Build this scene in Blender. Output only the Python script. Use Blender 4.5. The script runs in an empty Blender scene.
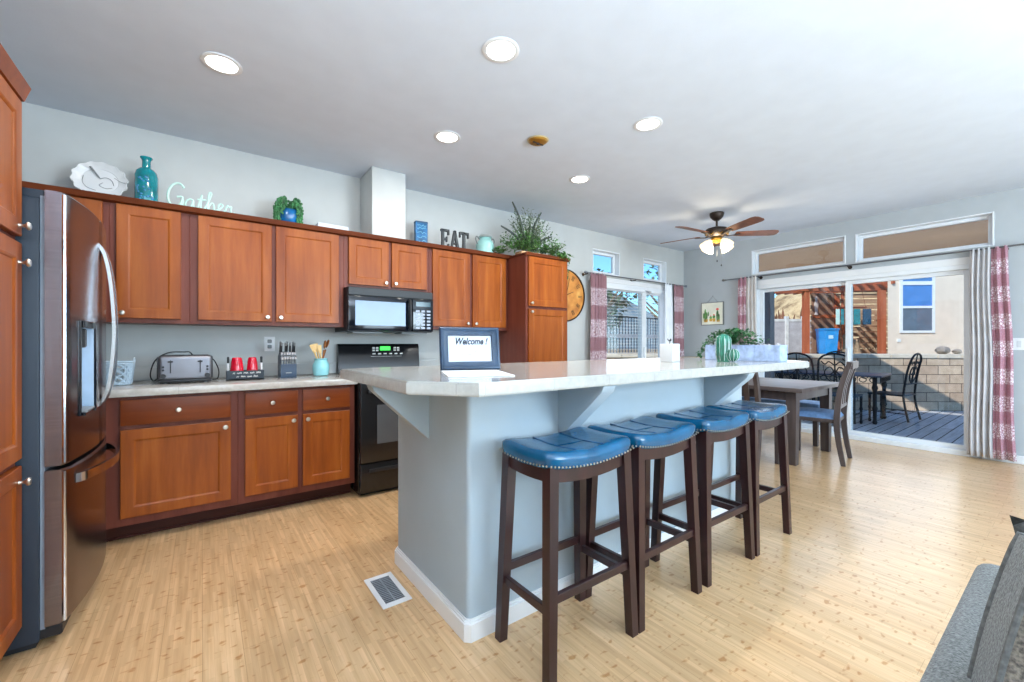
import bpy, bmesh, math, random
from mathutils import Vector, Matrix

random.seed(7)
PI = math.pi
C = bpy.context.scene.collection
SC = bpy.context.scene

def lin(c):
    return tuple((x/255/12.92 if x/255 <= 0.04045 else ((x/255+0.055)/1.055)**2.4) for x in c[:3]) + (1.0,)

# ------------------------------------------------------------------ camera
cd = bpy.data.cameras.new('camera')
cam = bpy.data.objects.new('camera', cd)
C.objects.link(cam)
cam.location = (0, 0, 1.18)
cam.rotation_euler = (math.radians(90), 0, math.radians(-36.3))
cd.sensor_width = 36
cd.lens = 421.5/1024*36
cd.shift_y = 2/1024
cd.clip_start = 0.05
cd.clip_end = 300
SC.camera = cam

# ------------------------------------------------------------------ world, sun, daylight, exposure
SC.view_settings.view_transform = 'Standard'
SC.view_settings.look = 'None'
SC.view_settings.gamma = 1
SC.view_settings.exposure = -0.05
SC.view_settings.use_curve_mapping = False
SC.cycles.max_bounces = 10
SC.cycles.transparent_max_bounces = 16
SC.cycles.caustics_reflective = False
SC.cycles.caustics_refractive = False
SC.cycles.sample_clamp_indirect = 6

W = bpy.data.worlds.new('world')
SC.world = W
W.use_nodes = True
nt = W.node_tree
bg = nt.nodes['Background']
sky = nt.nodes.new('ShaderNodeTexSky')
sky.sky_type = 'NISHITA'
sky.sun_disc = False
sky.sun_elevation = math.radians(34)
sky.sun_rotation = math.radians(255)
sky.air_density = 1.0
sky.dust_density = 0.2
tint = nt.nodes.new('ShaderNodeMix'); tint.data_type = 'RGBA'; tint.blend_type = 'MULTIPLY'; tint.inputs[0].default_value = 1
tint.inputs[7].default_value = (0.50, 0.80, 1.0, 1)
nt.links.new(sky.outputs[0], tint.inputs[6]); nt.links.new(tint.outputs[2], bg.inputs[0])
bg.inputs[1].default_value = 0.26

def sun(name, direction, energy, angle, col):
    ld = bpy.data.lights.new(name, 'SUN')
    ld.energy = energy; ld.angle = math.radians(angle); ld.color = col
    o = bpy.data.objects.new(name, ld); C.objects.link(o)
    o.rotation_euler = Vector(direction).to_track_quat('-Z', 'Y').to_euler()
    return o
sun('sun', (0.83, 0.10, -0.62), 5.2, 0.6, (1.0, 0.93, 0.83))

def area(name, loc, direction, sx, sy, energy, col, spread=180):
    ld = bpy.data.lights.new(name, 'AREA')
    ld.shape = 'RECTANGLE'; ld.size = sx; ld.size_y = sy
    ld.energy = energy; ld.color = col; ld.spread = math.radians(spread)
    o = bpy.data.objects.new(name, ld); C.objects.link(o)
    o.location = loc
    o.rotation_euler = Vector(direction).to_track_quat('-Z', 'Y').to_euler()
    return o
# daylight entering by the living room window behind the camera and the patio doors, plus one added fill
area('daylight_living_window', (3.4, -3.12, 1.45), (0, 1, 0.0), 2.6, 1.7, 275, (0.68, 0.86, 1.0))
area('fill_kitchen_front', (0.2, -3.12, 1.45), (0, 1, 0.0), 1.6, 1.5, 45, (0.78, 0.90, 1.0))  # added fill for the dark kitchen, set at an invented front window
area('daylight_patio_door', (6.36, 1.75, 1.1), (-1, 0, -0.1), 1.9, 1.7, 15, (0.84, 0.92, 1.0))
area('daylight_back_door', (5.2, 3.88, 1.1), (0, -1, 0), 1.5, 1.7, 11, (0.82, 0.91, 1.0))

# added upward fill lights that brighten the ceiling; no lamps stand there
area('ceiling_fill_left', (0.7, -1.3, 1.7), (0, 0, 1), 1.2, 1.2, 185, (0.82, 0.92, 1.0))
area('ceiling_fill_kitchen', (-0.6, -0.2, 1.9), (0, 0, 1), 0.8, 0.8, 70, (0.80, 0.91, 1.0))
area('ceiling_fill_right', (3.2, -1.6, 1.6), (0, 0, 1), 1.2, 1.2, 20, (0.78, 0.90, 1.0))

# ------------------------------------------------------------------ materials
def _base(name):
    m = bpy.data.materials.new(name); m.use_nodes = True
    return m, m.node_tree, m.node_tree.nodes['Principled BSDF']

def N(t, kind, **kw):
    n = t.nodes.new(kind)
    for k, v in kw.items(): setattr(n, k, v)
    return n

def coords(t, scale=(1, 1, 1), rot=(0, 0, 0), space='Object'):
    tc = N(t, 'ShaderNodeTexCoord'); mp = N(t, 'ShaderNodeMapping')
    mp.inputs['Scale'].default_value = scale; mp.inputs['Rotation'].default_value = rot
    t.links.new(tc.outputs[space], mp.inputs[0])
    return mp.outputs[0]

def ramp(t, fac, stops):
    r = N(t, 'ShaderNodeValToRGB')
    e = r.color_ramp.elements
    while len(e) < len(stops): e.new(0.5)
    for i, (p, c) in enumerate(stops):
        e[i].position = p; e[i].color = lin(c)
    t.links.new(fac, r.inputs[0])
    return r.outputs[0]

def noise(t, vec, scale, detail=3, rough=0.5):
    n = N(t, 'ShaderNodeTexNoise')
    n.inputs['Scale'].default_value = scale; n.inputs['Detail'].default_value = detail
    n.inputs['Roughness'].default_value = rough
    t.links.new(vec, n.inputs['Vector'])
    return n.outputs['Fac']

def mix(t, fac, a, b, mode='MIX'):
    m = N(t, 'ShaderNodeMix', data_type='RGBA', blend_type=mode)
    for s, v in ((0, fac), (6, a), (7, b)):
        if hasattr(v, 'links'): t.links.new(v, m.inputs[s])
        else: m.inputs[s].default_value = v
    return m.outputs[2]

def bump(t, b, fac, strength, dist=0.01):
    n = N(t, 'ShaderNodeBump')
    n.inputs['Strength'].default_value = strength; n.inputs['Distance'].default_value = dist
    t.links.new(fac, n.inputs['Height']); t.links.new(n.outputs[0], b.inputs['Normal'])

def mat(name, col, rough=0.5, metal=0.0, vary=0.06, vscale=6, bmp=0, bscale=60, coat=0, spec=0.5, emit=0, ecol=None, sheen=0, trans=0, alpha=1):
    m, t, b = _base(name)
    b.inputs['Roughness'].default_value = rough
    b.inputs['Metallic'].default_value = metal
    b.inputs['Coat Weight'].default_value = coat
    b.inputs['Coat Roughness'].default_value = 0.1
    b.inputs['Specular IOR Level'].default_value = spec
    b.inputs['Sheen Weight'].default_value = sheen
    b.inputs['Transmission Weight'].default_value = trans
    v = coords(t)
    n = noise(t, v, vscale)
    lo = tuple(max(0, c*(1-vary)) for c in col); hi = tuple(min(255, c*(1+vary)) for c in col)
    t.links.new(ramp(t, n, [(0.3, lo), (0.7, hi)]), b.inputs['Base Color'])
    if bmp: bump(t, b, noise(t, v, bscale, 2), bmp)
    if emit:
        b.inputs['Emission Color'].default_value = lin(ecol or col)
        b.inputs['Emission Strength'].default_value = emit
    return m

def wood(name, c1, c2, c3, rough=0.35, axis='z', coat=0.0, fine=1.0):
    m, t, b = _base(name)
    b.inputs['Specular IOR Level'].default_value = 0.28
    b.inputs['Roughness'].default_value = rough
    b.inputs['Coat Weight'].default_value = coat; b.inputs['Coat Roughness'].default_value = 0.2
    oi = N(t, 'ShaderNodeObjectInfo')
    tc = N(t, 'ShaderNodeTexCoord')
    ad = N(t, 'ShaderNodeVectorMath', operation='ADD')
    mu = N(t, 'ShaderNodeMath', operation='MULTIPLY'); mu.inputs[1].default_value = 37.0
    t.links.new(oi.outputs['Random'], mu.inputs[0])
    t.links.new(tc.outputs['Object'], ad.inputs[0]); t.links.new(mu.outputs[0], ad.inputs[1])
    mp = N(t, 'ShaderNodeMapping')
    s = {'z': (14, 14, 1.3), 'x': (1.3, 14, 14), 'y': (14, 1.3, 14)}[axis]
    mp.inputs['Scale'].default_value = tuple(k*fine for k in s)
    t.links.new(ad.outputs[0], mp.inputs[0])
    f1 = noise(t, mp.outputs[0], 1.0, 5, 0.6)
    col = ramp(t, f1, [(0.25, c1), (0.5, c2), (0.78, c3)])
    mp2 = N(t, 'ShaderNodeMapping'); mp2.inputs['Scale'].default_value = (2.2, 2.2, 2.2)
    t.links.new(ad.outputs[0], mp2.inputs[0])
    f2 = noise(t, mp2.outputs[0], 1.0, 2)
    hv = N(t, 'ShaderNodeHueSaturation')
    mr = N(t, 'ShaderNodeMapRange'); mr.inputs[3].default_value = 0.84; mr.inputs[4].default_value = 1.14
    t.links.new(f2, mr.inputs[0]); t.links.new(mr.outputs[0], hv.inputs['Value'])
    t.links.new(col, hv.inputs['Color']); t.links.new(hv.outputs[0], b.inputs['Base Color'])
    return m

def glass_mat(name, tint=(255, 255, 255), refl=0.06):
    m, t, b = _base(name)
    t.nodes.remove(b)
    out = t.nodes['Material Output']
    tr = N(t, 'ShaderNodeBsdfTransparent'); tr.inputs[0].default_value = lin(tint)
    gl = N(t, 'ShaderNodeBsdfGlossy'); gl.inputs['Roughness'].default_value = 0.02
    mx = N(t, 'ShaderNodeMixShader'); mx.inputs[0].default_value = refl
    t.links.new(tr.outputs[0], mx.inputs[1]); t.links.new(gl.outputs[0], mx.inputs[2])
    t.links.new(mx.outputs[0], out.inputs[0])
    return m

MT = {}
MT['wall'] = mat('wall_paint', (192, 195, 194), 0.75, vary=0.012, bmp=0.05, bscale=180)
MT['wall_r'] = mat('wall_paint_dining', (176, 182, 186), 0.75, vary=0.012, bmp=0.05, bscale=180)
MT['ceil'] = mat('ceiling_paint', (210, 219, 231), 0.85, vary=0.01, bmp=0.06, bscale=140)
MT['white'] = mat('white_trim_paint', (228, 230, 232), 0.45, vary=0.01)
MT['vinyl'] = mat('white_vinyl', (226, 230, 234), 0.4, vary=0.01)
MT['island'] = mat('island_paint', (162, 176, 185), 0.7, vary=0.012, bmp=0.05, bscale=160)
MT['wood'] = wood('cherry_cabinet_wood', (118, 54, 16), (144, 73, 22), (168, 95, 34), 0.33)
MT['woodx'] = wood('cherry_drawer_wood', (100, 42, 14), (122, 56, 18), (142, 74, 28), 0.33, axis='x')
MT['woodf'] = wood('cherry_frame_wood', (90, 42, 32), (108, 55, 42), (124, 68, 54), 0.42)
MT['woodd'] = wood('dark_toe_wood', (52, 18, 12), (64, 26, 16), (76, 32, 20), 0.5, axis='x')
MT['crown'] = wood('cherry_crown_wood', (86, 40, 20), (104, 50, 26), (122, 62, 34), 0.4, axis='x')
MT['nickel'] = mat('brushed_nickel', (206, 200, 190), 0.28, 1.0, vary=0.03)
MT['stool'] = wood('espresso_stool_wood', (34, 17, 18), (46, 24, 25), (58, 31, 31), 0.3, coat=0.3)
MT['blue'] = mat('blue_leather', (0, 76, 112), 0.24, vary=0.14, vscale=9, bmp=0.16, bscale=26, coat=0.15)
MT['brassnail'] = mat('nailhead_metal', (196, 196, 186), 0.3, 1.0)
MT['black'] = mat('black_enamel', (16, 18, 22), 0.2, vary=0.05, coat=0.4)
MT['blackm'] = mat('black_plastic', (24, 26, 30), 0.45, vary=0.05)
MT['blackg'] = mat('black_glass', (8, 14, 24), 0.08, vary=0.05, coat=0.2)
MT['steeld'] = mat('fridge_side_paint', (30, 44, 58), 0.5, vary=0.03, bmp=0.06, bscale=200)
MT['rubber'] = mat('dark_gasket', (30, 32, 36), 0.6)
MT['gasket'] = mat('grey_gasket', (128, 138, 150), 0.45)
MT['paper'] = mat('white_paper', (206, 213, 226), 0.7, vary=0.01)
MT['ink'] = mat('printed_ink', (40, 44, 56), 0.7)
MT['inkl'] = mat('grey_ink', (140, 146, 158), 0.7)
MT['navy'] = mat('navy_painted_wood', (22, 50, 76), 0.4, vary=0.12, vscale=12)
MT['chrome'] = mat('bright_steel', (214, 216, 220), 0.16, 1.0, vary=0.02)
MT['bronze'] = mat('dark_bronze', (58, 48, 42), 0.4, 0.6)
MT['gold'] = mat('antique_gold', (168, 128, 52), 0.35, 0.7)
MT['iron'] = mat('black_wrought_iron', (26, 30, 36), 0.5, 0.3)
MT['rod'] = mat('pewter_rod', (120, 122, 126), 0.35, 0.9)
MT['teal'] = mat('teal_glass', (6, 118, 128), 0.12, vary=0.2, vscale=14, coat=0.5)
MT['aqua'] = mat('aqua_glaze', (142, 206, 214), 0.25, vary=0.05)
MT['mint'] = mat('mint_paint', (190, 222, 214), 0.4, vary=0.04)
MT['plate'] = mat('white_ceramic', (212, 214, 216), 0.25, vary=0.015)
MT['grey'] = mat('grey_detail', (120, 124, 126), 0.4)
MT['dkwood'] = mat('distressed_black_wood', (58, 62, 64), 0.6, vary=0.2, vscale=20)
MT['leaf'] = mat('green_leaf', (84, 126, 68), 0.5, vary=0.4, vscale=18)
MT['leafd'] = mat('deep_green_leaf', (48, 104, 60), 0.5, vary=0.35, vscale=20)
MT['leafg'] = mat('grey_green_leaf', (92, 110, 84), 0.6, vary=0.3, vscale=16)
MT['red'] = mat('red_ceramic', (206, 14, 44), 0.15, vary=0.12, coat=0.5)
MT['chalk'] = mat('chalk_white', (232, 232, 228), 0.8)
MT['spoon'] = wood('pale_utensil_wood', (206, 170, 110), (220, 186, 128), (232, 202, 150), 0.5)
MT['spoond'] = wood('brown_utensil_wood', (130, 78, 42), (150, 94, 54), (168, 110, 66), 0.5)
MT['tbl'] = wood('grey_brown_table_wood', (66, 58, 58), (86, 76, 74), (106, 96, 92), 0.38, axis='y')
MT['chairw'] = wood('grey_brown_chair_wood', (56, 48, 48), (74, 64, 62), (92, 82, 78), 0.4)
MT['cush'] = mat('blue_seat_fabric', (96, 128, 168), 0.7, vary=0.1, vscale=30)
MT['sofa'] = mat('grey_tweed', (88, 90, 88), 0.95, vary=0.38, vscale=190, bmp=0.35, bscale=240, sheen=0.2)
MT['sofac'] = mat('taupe_tweed', (96, 89, 80), 0.95, vary=0.35, vscale=190, bmp=0.35, bscale=240, sheen=0.2)
MT['pipe'] = mat('charcoal_piping', (84, 84, 82), 0.9, vary=0.2, vscale=100)
MT['pildark'] = mat('charcoal_pillow', (62, 62, 60), 0.95, vary=0.2, vscale=120)
MT['brick'] = None
MT['pink'] = mat('pale_flower', (216, 178, 196), 0.6)
MT['pebble'] = mat('pebbles', (150, 150, 156), 0.7, vary=0.5, vscale=60)
MT['terra'] = mat('tan_pot', (190, 150, 110), 0.7)
MT['trunk'] = mat('tree_bark', (150, 128, 104), 0.9, vary=0.2, vscale=20)
MT['binblue'] = mat('blue_plastic_bin', (40, 150, 226), 0.4, vary=0.05)
MT['cedar'] = wood('red_cedar_lumber', (150, 74, 46), (176, 94, 62), (196, 116, 80), 0.7, coat=0)
MT['slat'] = wood('weathered_slats', (150, 116, 92), (178, 146, 120), (200, 172, 146), 0.8, axis='x', coat=0)
MT['lattice'] = wood('grey_brown_panel', (112, 84, 70), (134, 104, 88), (152, 122, 104), 0.8, coat=0)
MT['stucco'] = mat('beige_stucco', (224, 208, 192), 0.9, vary=0.02, bmp=0.2, bscale=90)
MT['stone'] = mat('grey_boulder', (160, 148, 136), 0.9, vary=0.2, bmp=0.4, bscale=20)
MT['cap'] = mat('cream_wall_cap', (214, 202, 186), 0.85, vary=0.06)
MT['greypost'] = mat('slate_post_paint', (96, 98, 108), 0.6)
MT['fencew'] = mat('white_fence_vinyl', (222, 222, 222), 0.5)
MT['seaglass'] = mat('turquoise_glass', (40, 178, 176), 0.2, vary=0.3, vscale=30)
MT['seadark'] = mat('navy_glass', (22, 62, 92), 0.2, vary=0.3, vscale=30)
MT['rust'] = mat('rusted_metal', (108, 52, 36), 0.7, vary=0.2)
MT['dirt'] = mat('dry_ground', (176, 152, 124), 0.95, vary=0.15, vscale=2, bmp=0.3, bscale=12)
MT['soffit'] = wood('patio_cover_boards', (124, 98, 76), (138, 110, 86), (150, 122, 96), 0.8, axis='y', coat=0, fine=0.6)
MT['oak'] = wood('pale_oak', (196, 170, 136), (212, 188, 154), (222, 200, 168), 0.45, axis='x')
MT['bulb'] = mat('lit_glass_shade', (255, 238, 205), 0.4, vary=0.0, emit=1.0, ecol=(255, 236, 200))
MT['lamp'] = mat('recessed_lamp_lens', (255, 255, 255), 0.5, vary=0, emit=9.0, ecol=(255, 246, 232))
MT['display'] = mat('green_display', (40, 200, 60), 0.4, vary=0.3, vscale=90, emit=0.9, ecol=(60, 220, 70))
MT['pane'] = glass_mat('window_glass', (240, 246, 250), 0.05)
MT['paned'] = glass_mat('sliding_door_glass', (244, 248, 250), 0.05)
MT['clock'] = None

# stainless steel with brushed streaks
def steel():
    m, t, b = _base('brushed_stainless')
    b.inputs['Metallic'].default_value = 1.0
    b.inputs['Roughness'].default_value = 0.24
    v = coords(t, (3, 3, 300))
    n = noise(t, v, 1.0, 2)
    t.links.new(ramp(t, n, [(0.3, (122, 116, 120)), (0.7, (136, 130, 135))]), b.inputs['Base Color'])
    return m
MT['steel'] = steel()

def floor_mat():
    m, t, b = _base('bamboo_plank_floor')
    b.inputs['Roughness'].default_value = 0.3
    b.inputs['Coat Weight'].default_value = 0.35; b.inputs['Coat Roughness'].default_value = 0.18
    v = coords(t, rot=(0, 0, PI/2))
    br = N(t, 'ShaderNodeTexBrick'); br.offset = 0.37; br.offset_frequency = 2
    br.inputs['Scale'].default_value = 1
    br.inputs['Color1'].default_value = lin((222, 187, 144)); br.inputs['Color2'].default_value = lin((212, 175, 131))
    br.inputs['Mortar'].default_value = lin((178, 142, 98))
    br.inputs['Mortar Size'].default_value = 0.0007; br.inputs['Mortar Smooth'].default_value = 0.2
    br.inputs['Bias'].default_value = -0.1
    br.inputs['Brick Width'].default_value = 0.96; br.inputs['Row Height'].default_value = 0.128
    t.links.new(v, br.inputs['Vector'])
    # narrow bamboo strips with short dark knuckles across them
    b2 = N(t, 'ShaderNodeTexBrick'); b2.offset = 0.41; b2.offset_frequency = 2
    b2.inputs['Color1'].default_value = (0.84, 0.82, 0.79, 1); b2.inputs['Color2'].default_value = (1.06, 1.06, 1.06, 1)
    b2.inputs['Mortar'].default_value = (0.86, 0.82, 0.76, 1)
    b2.inputs['Scale'].default_value = 1; b2.inputs['Mortar Size'].default_value = 0.0007
    b2.inputs['Brick Width'].default_value = 0.26; b2.inputs['Row Height'].default_value = 0.0185
    t.links.new(v, b2.inputs['Vector'])
    c = mix(t, 0.85, br.outputs['Color'], b2.outputs['Color'], 'MULTIPLY')
    kn = noise(t, coords(t, (22, 38, 1)), 1.0, 1.5, 0.5)
    kr = ramp(t, kn, [(0.62, (255, 255, 255)), (0.71, (212, 180, 136))])
    c = mix(t, 0.85, c, kr, 'MULTIPLY')
    g = noise(t, coords(t, (60, 3.0, 1)), 1.0, 4)
    gr = ramp(t, g, [(0.3, (222, 212, 198)), (0.7, (255, 255, 255))])
    c = mix(t, 0.8, c, gr, 'MULTIPLY')
    t.links.new(c, b.inputs['Base Color'])
    return m
MT['floor'] = floor_mat()

def counter_mat(name, c1, c2, tile):
    m, t, b = _base(name)
    b.inputs['Roughness'].default_value = 0.16
    b.inputs['Coat Weight'].default_value = 0.3; b.inputs['Coat Roughness'].default_value = 0.08
    v = coords(t)
    n = noise(t, v, 28, 6, 0.7)
    col = ramp(t, n, [(0.3, c1), (0.7, c2)])
    br = N(t, 'ShaderNodeTexBrick'); br.offset = 0.0
    br.inputs['Scale'].default_value = 1
    br.inputs['Color1'].default_value = (1, 1, 1, 1); br.inputs['Color2'].default_value = (0.965, 0.965, 0.96, 1)
    br.inputs['Mortar'].default_value = (0.80, 0.79, 0.78, 1)
    br.inputs['Mortar Size'].default_value = 0.0016
    br.inputs['Brick Width'].default_value = tile; br.inputs['Row Height'].default_value = tile
    t.links.new(v, br.inputs['Vector'])
    t.links.new(mix(t, 1.0, col, br.outputs['Color'], 'MULTIPLY'), b.inputs['Base Color'])
    return m
MT['counter'] = counter_mat('island_tile_top', (168, 166, 160), (188, 187, 182), 0.305)
MT['counter2'] = counter_mat('laminate_top', (176, 170, 162), (200, 196, 190), 8.0)

def block_mat():
    m, t, b = _base('split_face_block')
    b.inputs['Roughness'].default_value = 0.95
    v = coords(t, rot=(PI/2, 0, 0))
    br = N(t, 'ShaderNodeTexBrick'); br.offset = 0.5
    br.inputs['Scale'].default_value = 1
    br.inputs['Color1'].default_value = lin((222, 198, 174)); br.inputs['Color2'].default_value = lin((198, 172, 150))
    br.inputs['Mortar'].default_value = lin((112, 94, 82)); br.inputs['Mortar Size'].default_value = 0.007
    br.inputs['Brick Width'].default_value = 0.40; br.inputs['Row Height'].default_value = 0.165
    t.links.new(v, br.inputs['Vector'])
    n = noise(t, v, 9, 4)
    t.links.new(mix(t, 0.5, br.outputs['Color'], ramp(t, n, [(0.3, (190, 186, 180)), (0.7, (255, 255, 255))]), 'MULTIPLY'), b.inputs['Base Color'])
    bump(t, b, br.outputs['Fac'], -0.6, 0.03)
    return m
MT['block'] = block_mat()

def deck_mat():
    m, t, b = _base('weathered_deck_boards')
    b.inputs['Roughness'].default_value = 0.8
    v = coords(t, rot=(0, 0, 0))
    br = N(t, 'ShaderNodeTexBrick'); br.offset = 0.4
    br.inputs['Scale'].default_value = 1
    br.inputs['Color1'].default_value = lin((236, 234, 236)); br.inputs['Color2'].default_value = lin((212, 210, 212))
    br.inputs['Mortar'].default_value = lin((48, 46, 52)); br.inputs['Mortar Size'].default_value = 0.007
    br.inputs['Brick Width'].default_value = 2.4; br.inputs['Row Height'].default_value = 0.14
    t.links.new(v, br.inputs['Vector'])
    n = noise(t, coords(t, (2, 26, 1)), 1.0, 4)
    t.links.new(mix(t, 0.7, br.outputs['Color'], ramp(t, n, [(0.3, (196, 192, 190)), (0.7, (255, 255, 255))]), 'MULTIPLY'), b.inputs['Base Color'])
    return m
MT['deck'] = deck_mat()

def curtain_mat(name, base, light, band=0.33):
    # woven lace-like medallions in bands across a mauve cloth
    m, t, b = _base(name)
    b.inputs['Roughness'].default_value = 0.9
    b.inputs['Sheen Weight'].default_value = 0.2
    v = coords(t)
    sx = N(t, 'ShaderNodeSeparateXYZ'); t.links.new(v, sx.inputs[0])
    ma = N(t, 'ShaderNodeMath', operation='MULTIPLY'); ma.inputs[1].default_value = 2*PI/band
    t.links.new(sx.outputs['Z'], ma.inputs[0])
    si = N(t, 'ShaderNodeMath', operation='SINE'); t.links.new(ma.outputs[0], si.inputs[0])
    mr = N(t, 'ShaderNodeMapRange'); mr.inputs[1].default_value = -0.35; mr.inputs[2].default_value = 0.0
    mr.inputs[3].default_value = 0.10; mr.inputs[4].default_value = 1.0
    t.links.new(si.outputs[0], mr.inputs[0])
    wv = N(t, 'ShaderNodeTexVoronoi', feature='DISTANCE_TO_EDGE'); wv.inputs['Scale'].default_value = 44
    t.links.new(v, wv.inputs['Vector'])
    gt = N(t, 'ShaderNodeMapRange'); gt.inputs[1].default_value = 0.05; gt.inputs[2].default_value = 0.16
    t.links.new(wv.outputs['Distance'], gt.inputs[0])
    ad = N(t, 'ShaderNodeMath', operation='MULTIPLY', use_clamp=True)
    t.links.new(mr.outputs[0], ad.inputs[0]); t.links.new(gt.outputs[0], ad.inputs[1])
    t.links.new(mix(t, ad.outputs[0], lin(base), lin(light)), b.inputs['Base Color'])
    return m
MT['curtp'] = curtain_mat('mauve_patterned_cloth', (166, 114, 128), (222, 208, 216), 0.27)
MT['curtm'] = curtain_mat('rose_brown_patterned_cloth', (146, 104, 112), (222, 208, 216), 0.42)
MT['curtc'] = mat('cream_lining_cloth', (206, 202, 200), 0.9, vary=0.03, sheen=0.2)
MT['curtg'] = mat('pale_grey_cloth', (196, 194, 196), 0.9, vary=0.04, sheen=0.2)
MT['curtw'] = mat('white_sheer_cloth', (236, 240, 246), 0.9, vary=0.02)

# ------------------------------------------------------------------ mesh builder
class MB:
    def __init__(s): s.bm = bmesh.new()
    def box(s, x0, x1, y0, y1, z0, z1, bev=0, seg=1, M=None):
        g = bmesh.ops.create_cube(s.bm, size=1.0)
        vs = g['verts']
        for v in vs:
            v.co = Vector((x0+(v.co.x+.5)*(x1-x0), y0+(v.co.y+.5)*(y1-y0), z0+(v.co.z+.5)*(z1-z0)))
        if bev:
            es = list({e for v in vs for e in v.link_edges})
            r = bmesh.ops.bevel(s.bm, geom=es, offset=bev, segments=seg, affect='EDGES', profile=0.6)
            vs = list({v for f in r['faces'] for v in f.verts} | {v for v in vs if v.is_valid})
        if M: 
            for v in vs: v.co = M @ v.co
        return s
    def bar(s, a, b, w, h=None, w2=None, h2=None, up=(0, 0, 1)):
        # four-sided bar from a to b with tapering section
        h = h or w; w2 = w2 or w; h2 = h2 or h
        a = Vector(a); b = Vector(b); d = (b-a).normalized()
        u = Vector(up)
        if abs(d.dot(u)) > 0.95: u = Vector((0, 1, 0))
        x = d.cross(u).normalized(); y = x.cross(d).normalized()
        vs = []
        for p, ww, hh in ((a, w, h), (b, w2, h2)):
            for i, j in ((-1, -1), (1, -1), (1, 1), (-1, 1)):
                vs.append(s.bm.verts.new(p + x*i*ww/2 + y*j*hh/2))
        f = s.bm.faces.new
        f(vs[0:4][::-1]); f(vs[4:8])
        for k in range(4): f((vs[k], vs[(k+1) % 4], vs[4+(k+1) % 4], vs[4+k]))
        return s
    def leg(s, a, b, w, w2, h=None, h2=None):
        # axis-aligned section, stays level at both ends
        h = h or w; h2 = h2 or w2
        vs = []
        for p, ww, hh in ((Vector(a), w, h), (Vector(b), w2, h2)):
            for i, j in ((-1, -1), (1, -1), (1, 1), (-1, 1)):
                vs.append(s.bm.verts.new(p + Vector((i*ww/2, j*hh/2, 0))))
        f = s.bm.faces.new
        f(vs[0:4][::-1]); f(vs[4:8])
        for k in range(4): f((vs[k], vs[(k+1) % 4], vs[4+(k+1) % 4], vs[4+k]))
        return s
    def strip(s, pts, w, t, up=(0, 0, 1)):
        # rectangular section swept along points, w across 'up x dir', t along normal
        rings = []
        n = len(pts)
        for i, p in enumerate(pts):
            p = Vector(p)
            d = (Vector(pts[min(i+1, n-1)]) - Vector(pts[max(i-1, 0)])).normalized()
            u = Vector(up); x = d.cross(u).normalized(); y = x.cross(d).normalized()
            ww = w[i] if isinstance(w, (list, tuple)) else w
            tt = t[i] if isinstance(t, (list, tuple)) else t
            rings.append([s.bm.verts.new(p + x*a*ww/2 + y*b*tt/2) for a, b in ((-1, -1), (1, -1), (1, 1), (-1, 1))])
        for r0, r1 in zip(rings, rings[1:]):
            for k in range(4): s.bm.faces.new((r0[k], r0[(k+1) % 4], r1[(k+1) % 4], r1[k]))
        s.bm.faces.new(rings[0][::-1]); s.bm.faces.new(rings[-1])
        return s
    def tube(s, pts, r, seg=8, closed=False):
        n = len(pts); rings = []
        pv = None
        for i in range(n):
            p = Vector(pts[i])
            if closed: d = Vector(pts[(i+1) % n]) - Vector(pts[i-1])
            else: d = Vector(pts[min(i+1, n-1)]) - Vector(pts[max(i-1, 0)])
            d.normalize()
            if pv is None:
                u = Vector((0, 0, 1)) if abs(d.z) < 0.9 else Vector((1, 0, 0))
                x = d.cross(u).normalized()
            else:
                x = (pv - d*pv.dot(d)).normalized()
            pv = x; y = d.cross(x)
            rr = r[i] if isinstance(r, (list, tuple)) else r
            rings.append([s.bm.verts.new(p + (x*math.cos(2*PI*k/seg) + y*math.sin(2*PI*k/seg))*rr) for k in range(seg)])
        prs = list(zip(rings, rings[1:])) + ([(rings[-1], rings[0])] if closed else [])
        for r0, r1 in prs:
            for k in range(seg): s.bm.faces.new((r0[k], r0[(k+1) % seg], r1[(k+1) % seg], r1[k]))
        if not closed:
            s.bm.faces.new(rings[0][::-1]); s.bm.faces.new(rings[-1])
        return s
    def lathe(s, prof, c=(0, 0, 0), seg=24, M=None, sx=1, sy=1):
        c = Vector(c); rings = []
        for r, z in prof:
            ring = []
            for k in range(seg if r > 1e-6 else 1):
                a = 2*PI*k/seg
                p = Vector((r*math.cos(a)*sx, r*math.sin(a)*sy, z))
                if M: p = M @ p
                ring.append(s.bm.verts.new(c + p))
            rings.append(ring)
        for r0, r1 in zip(rings, rings[1:]):
            for k in range(seg):
                k2 = (k+1) % seg
                if len(r0) == 1 and len(r1) == 1: continue
                if len(r0) == 1: s.bm.faces.new((r0[0], r1[k2], r1[k]))
                elif len(r1) == 1: s.bm.faces.new((r0[k], r0[k2], r1[0]))
                else: s.bm.faces.new((r0[k], r0[k2], r1[k2], r1[k]))
        if len(rings[0]) > 1: s.bm.faces.new(rings[0][::-1])
        if len(rings[-1]) > 1: s.bm.faces.new(rings[-1])
        return s
    def ball(s, c, rx, ry=None, rz=None, seg=16):
        ry = ry or rx; rz = rz or rx
        prof = [(math.sin(PI*i/(seg//2)), -math.cos(PI*i/(seg//2))) for i in range(seg//2+1)]
        prof[0] = (0, -1); prof[-1] = (0, 1)
        return s.lathe(prof, c, seg, Matrix.Diagonal((rx, ry, rz)))
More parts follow.
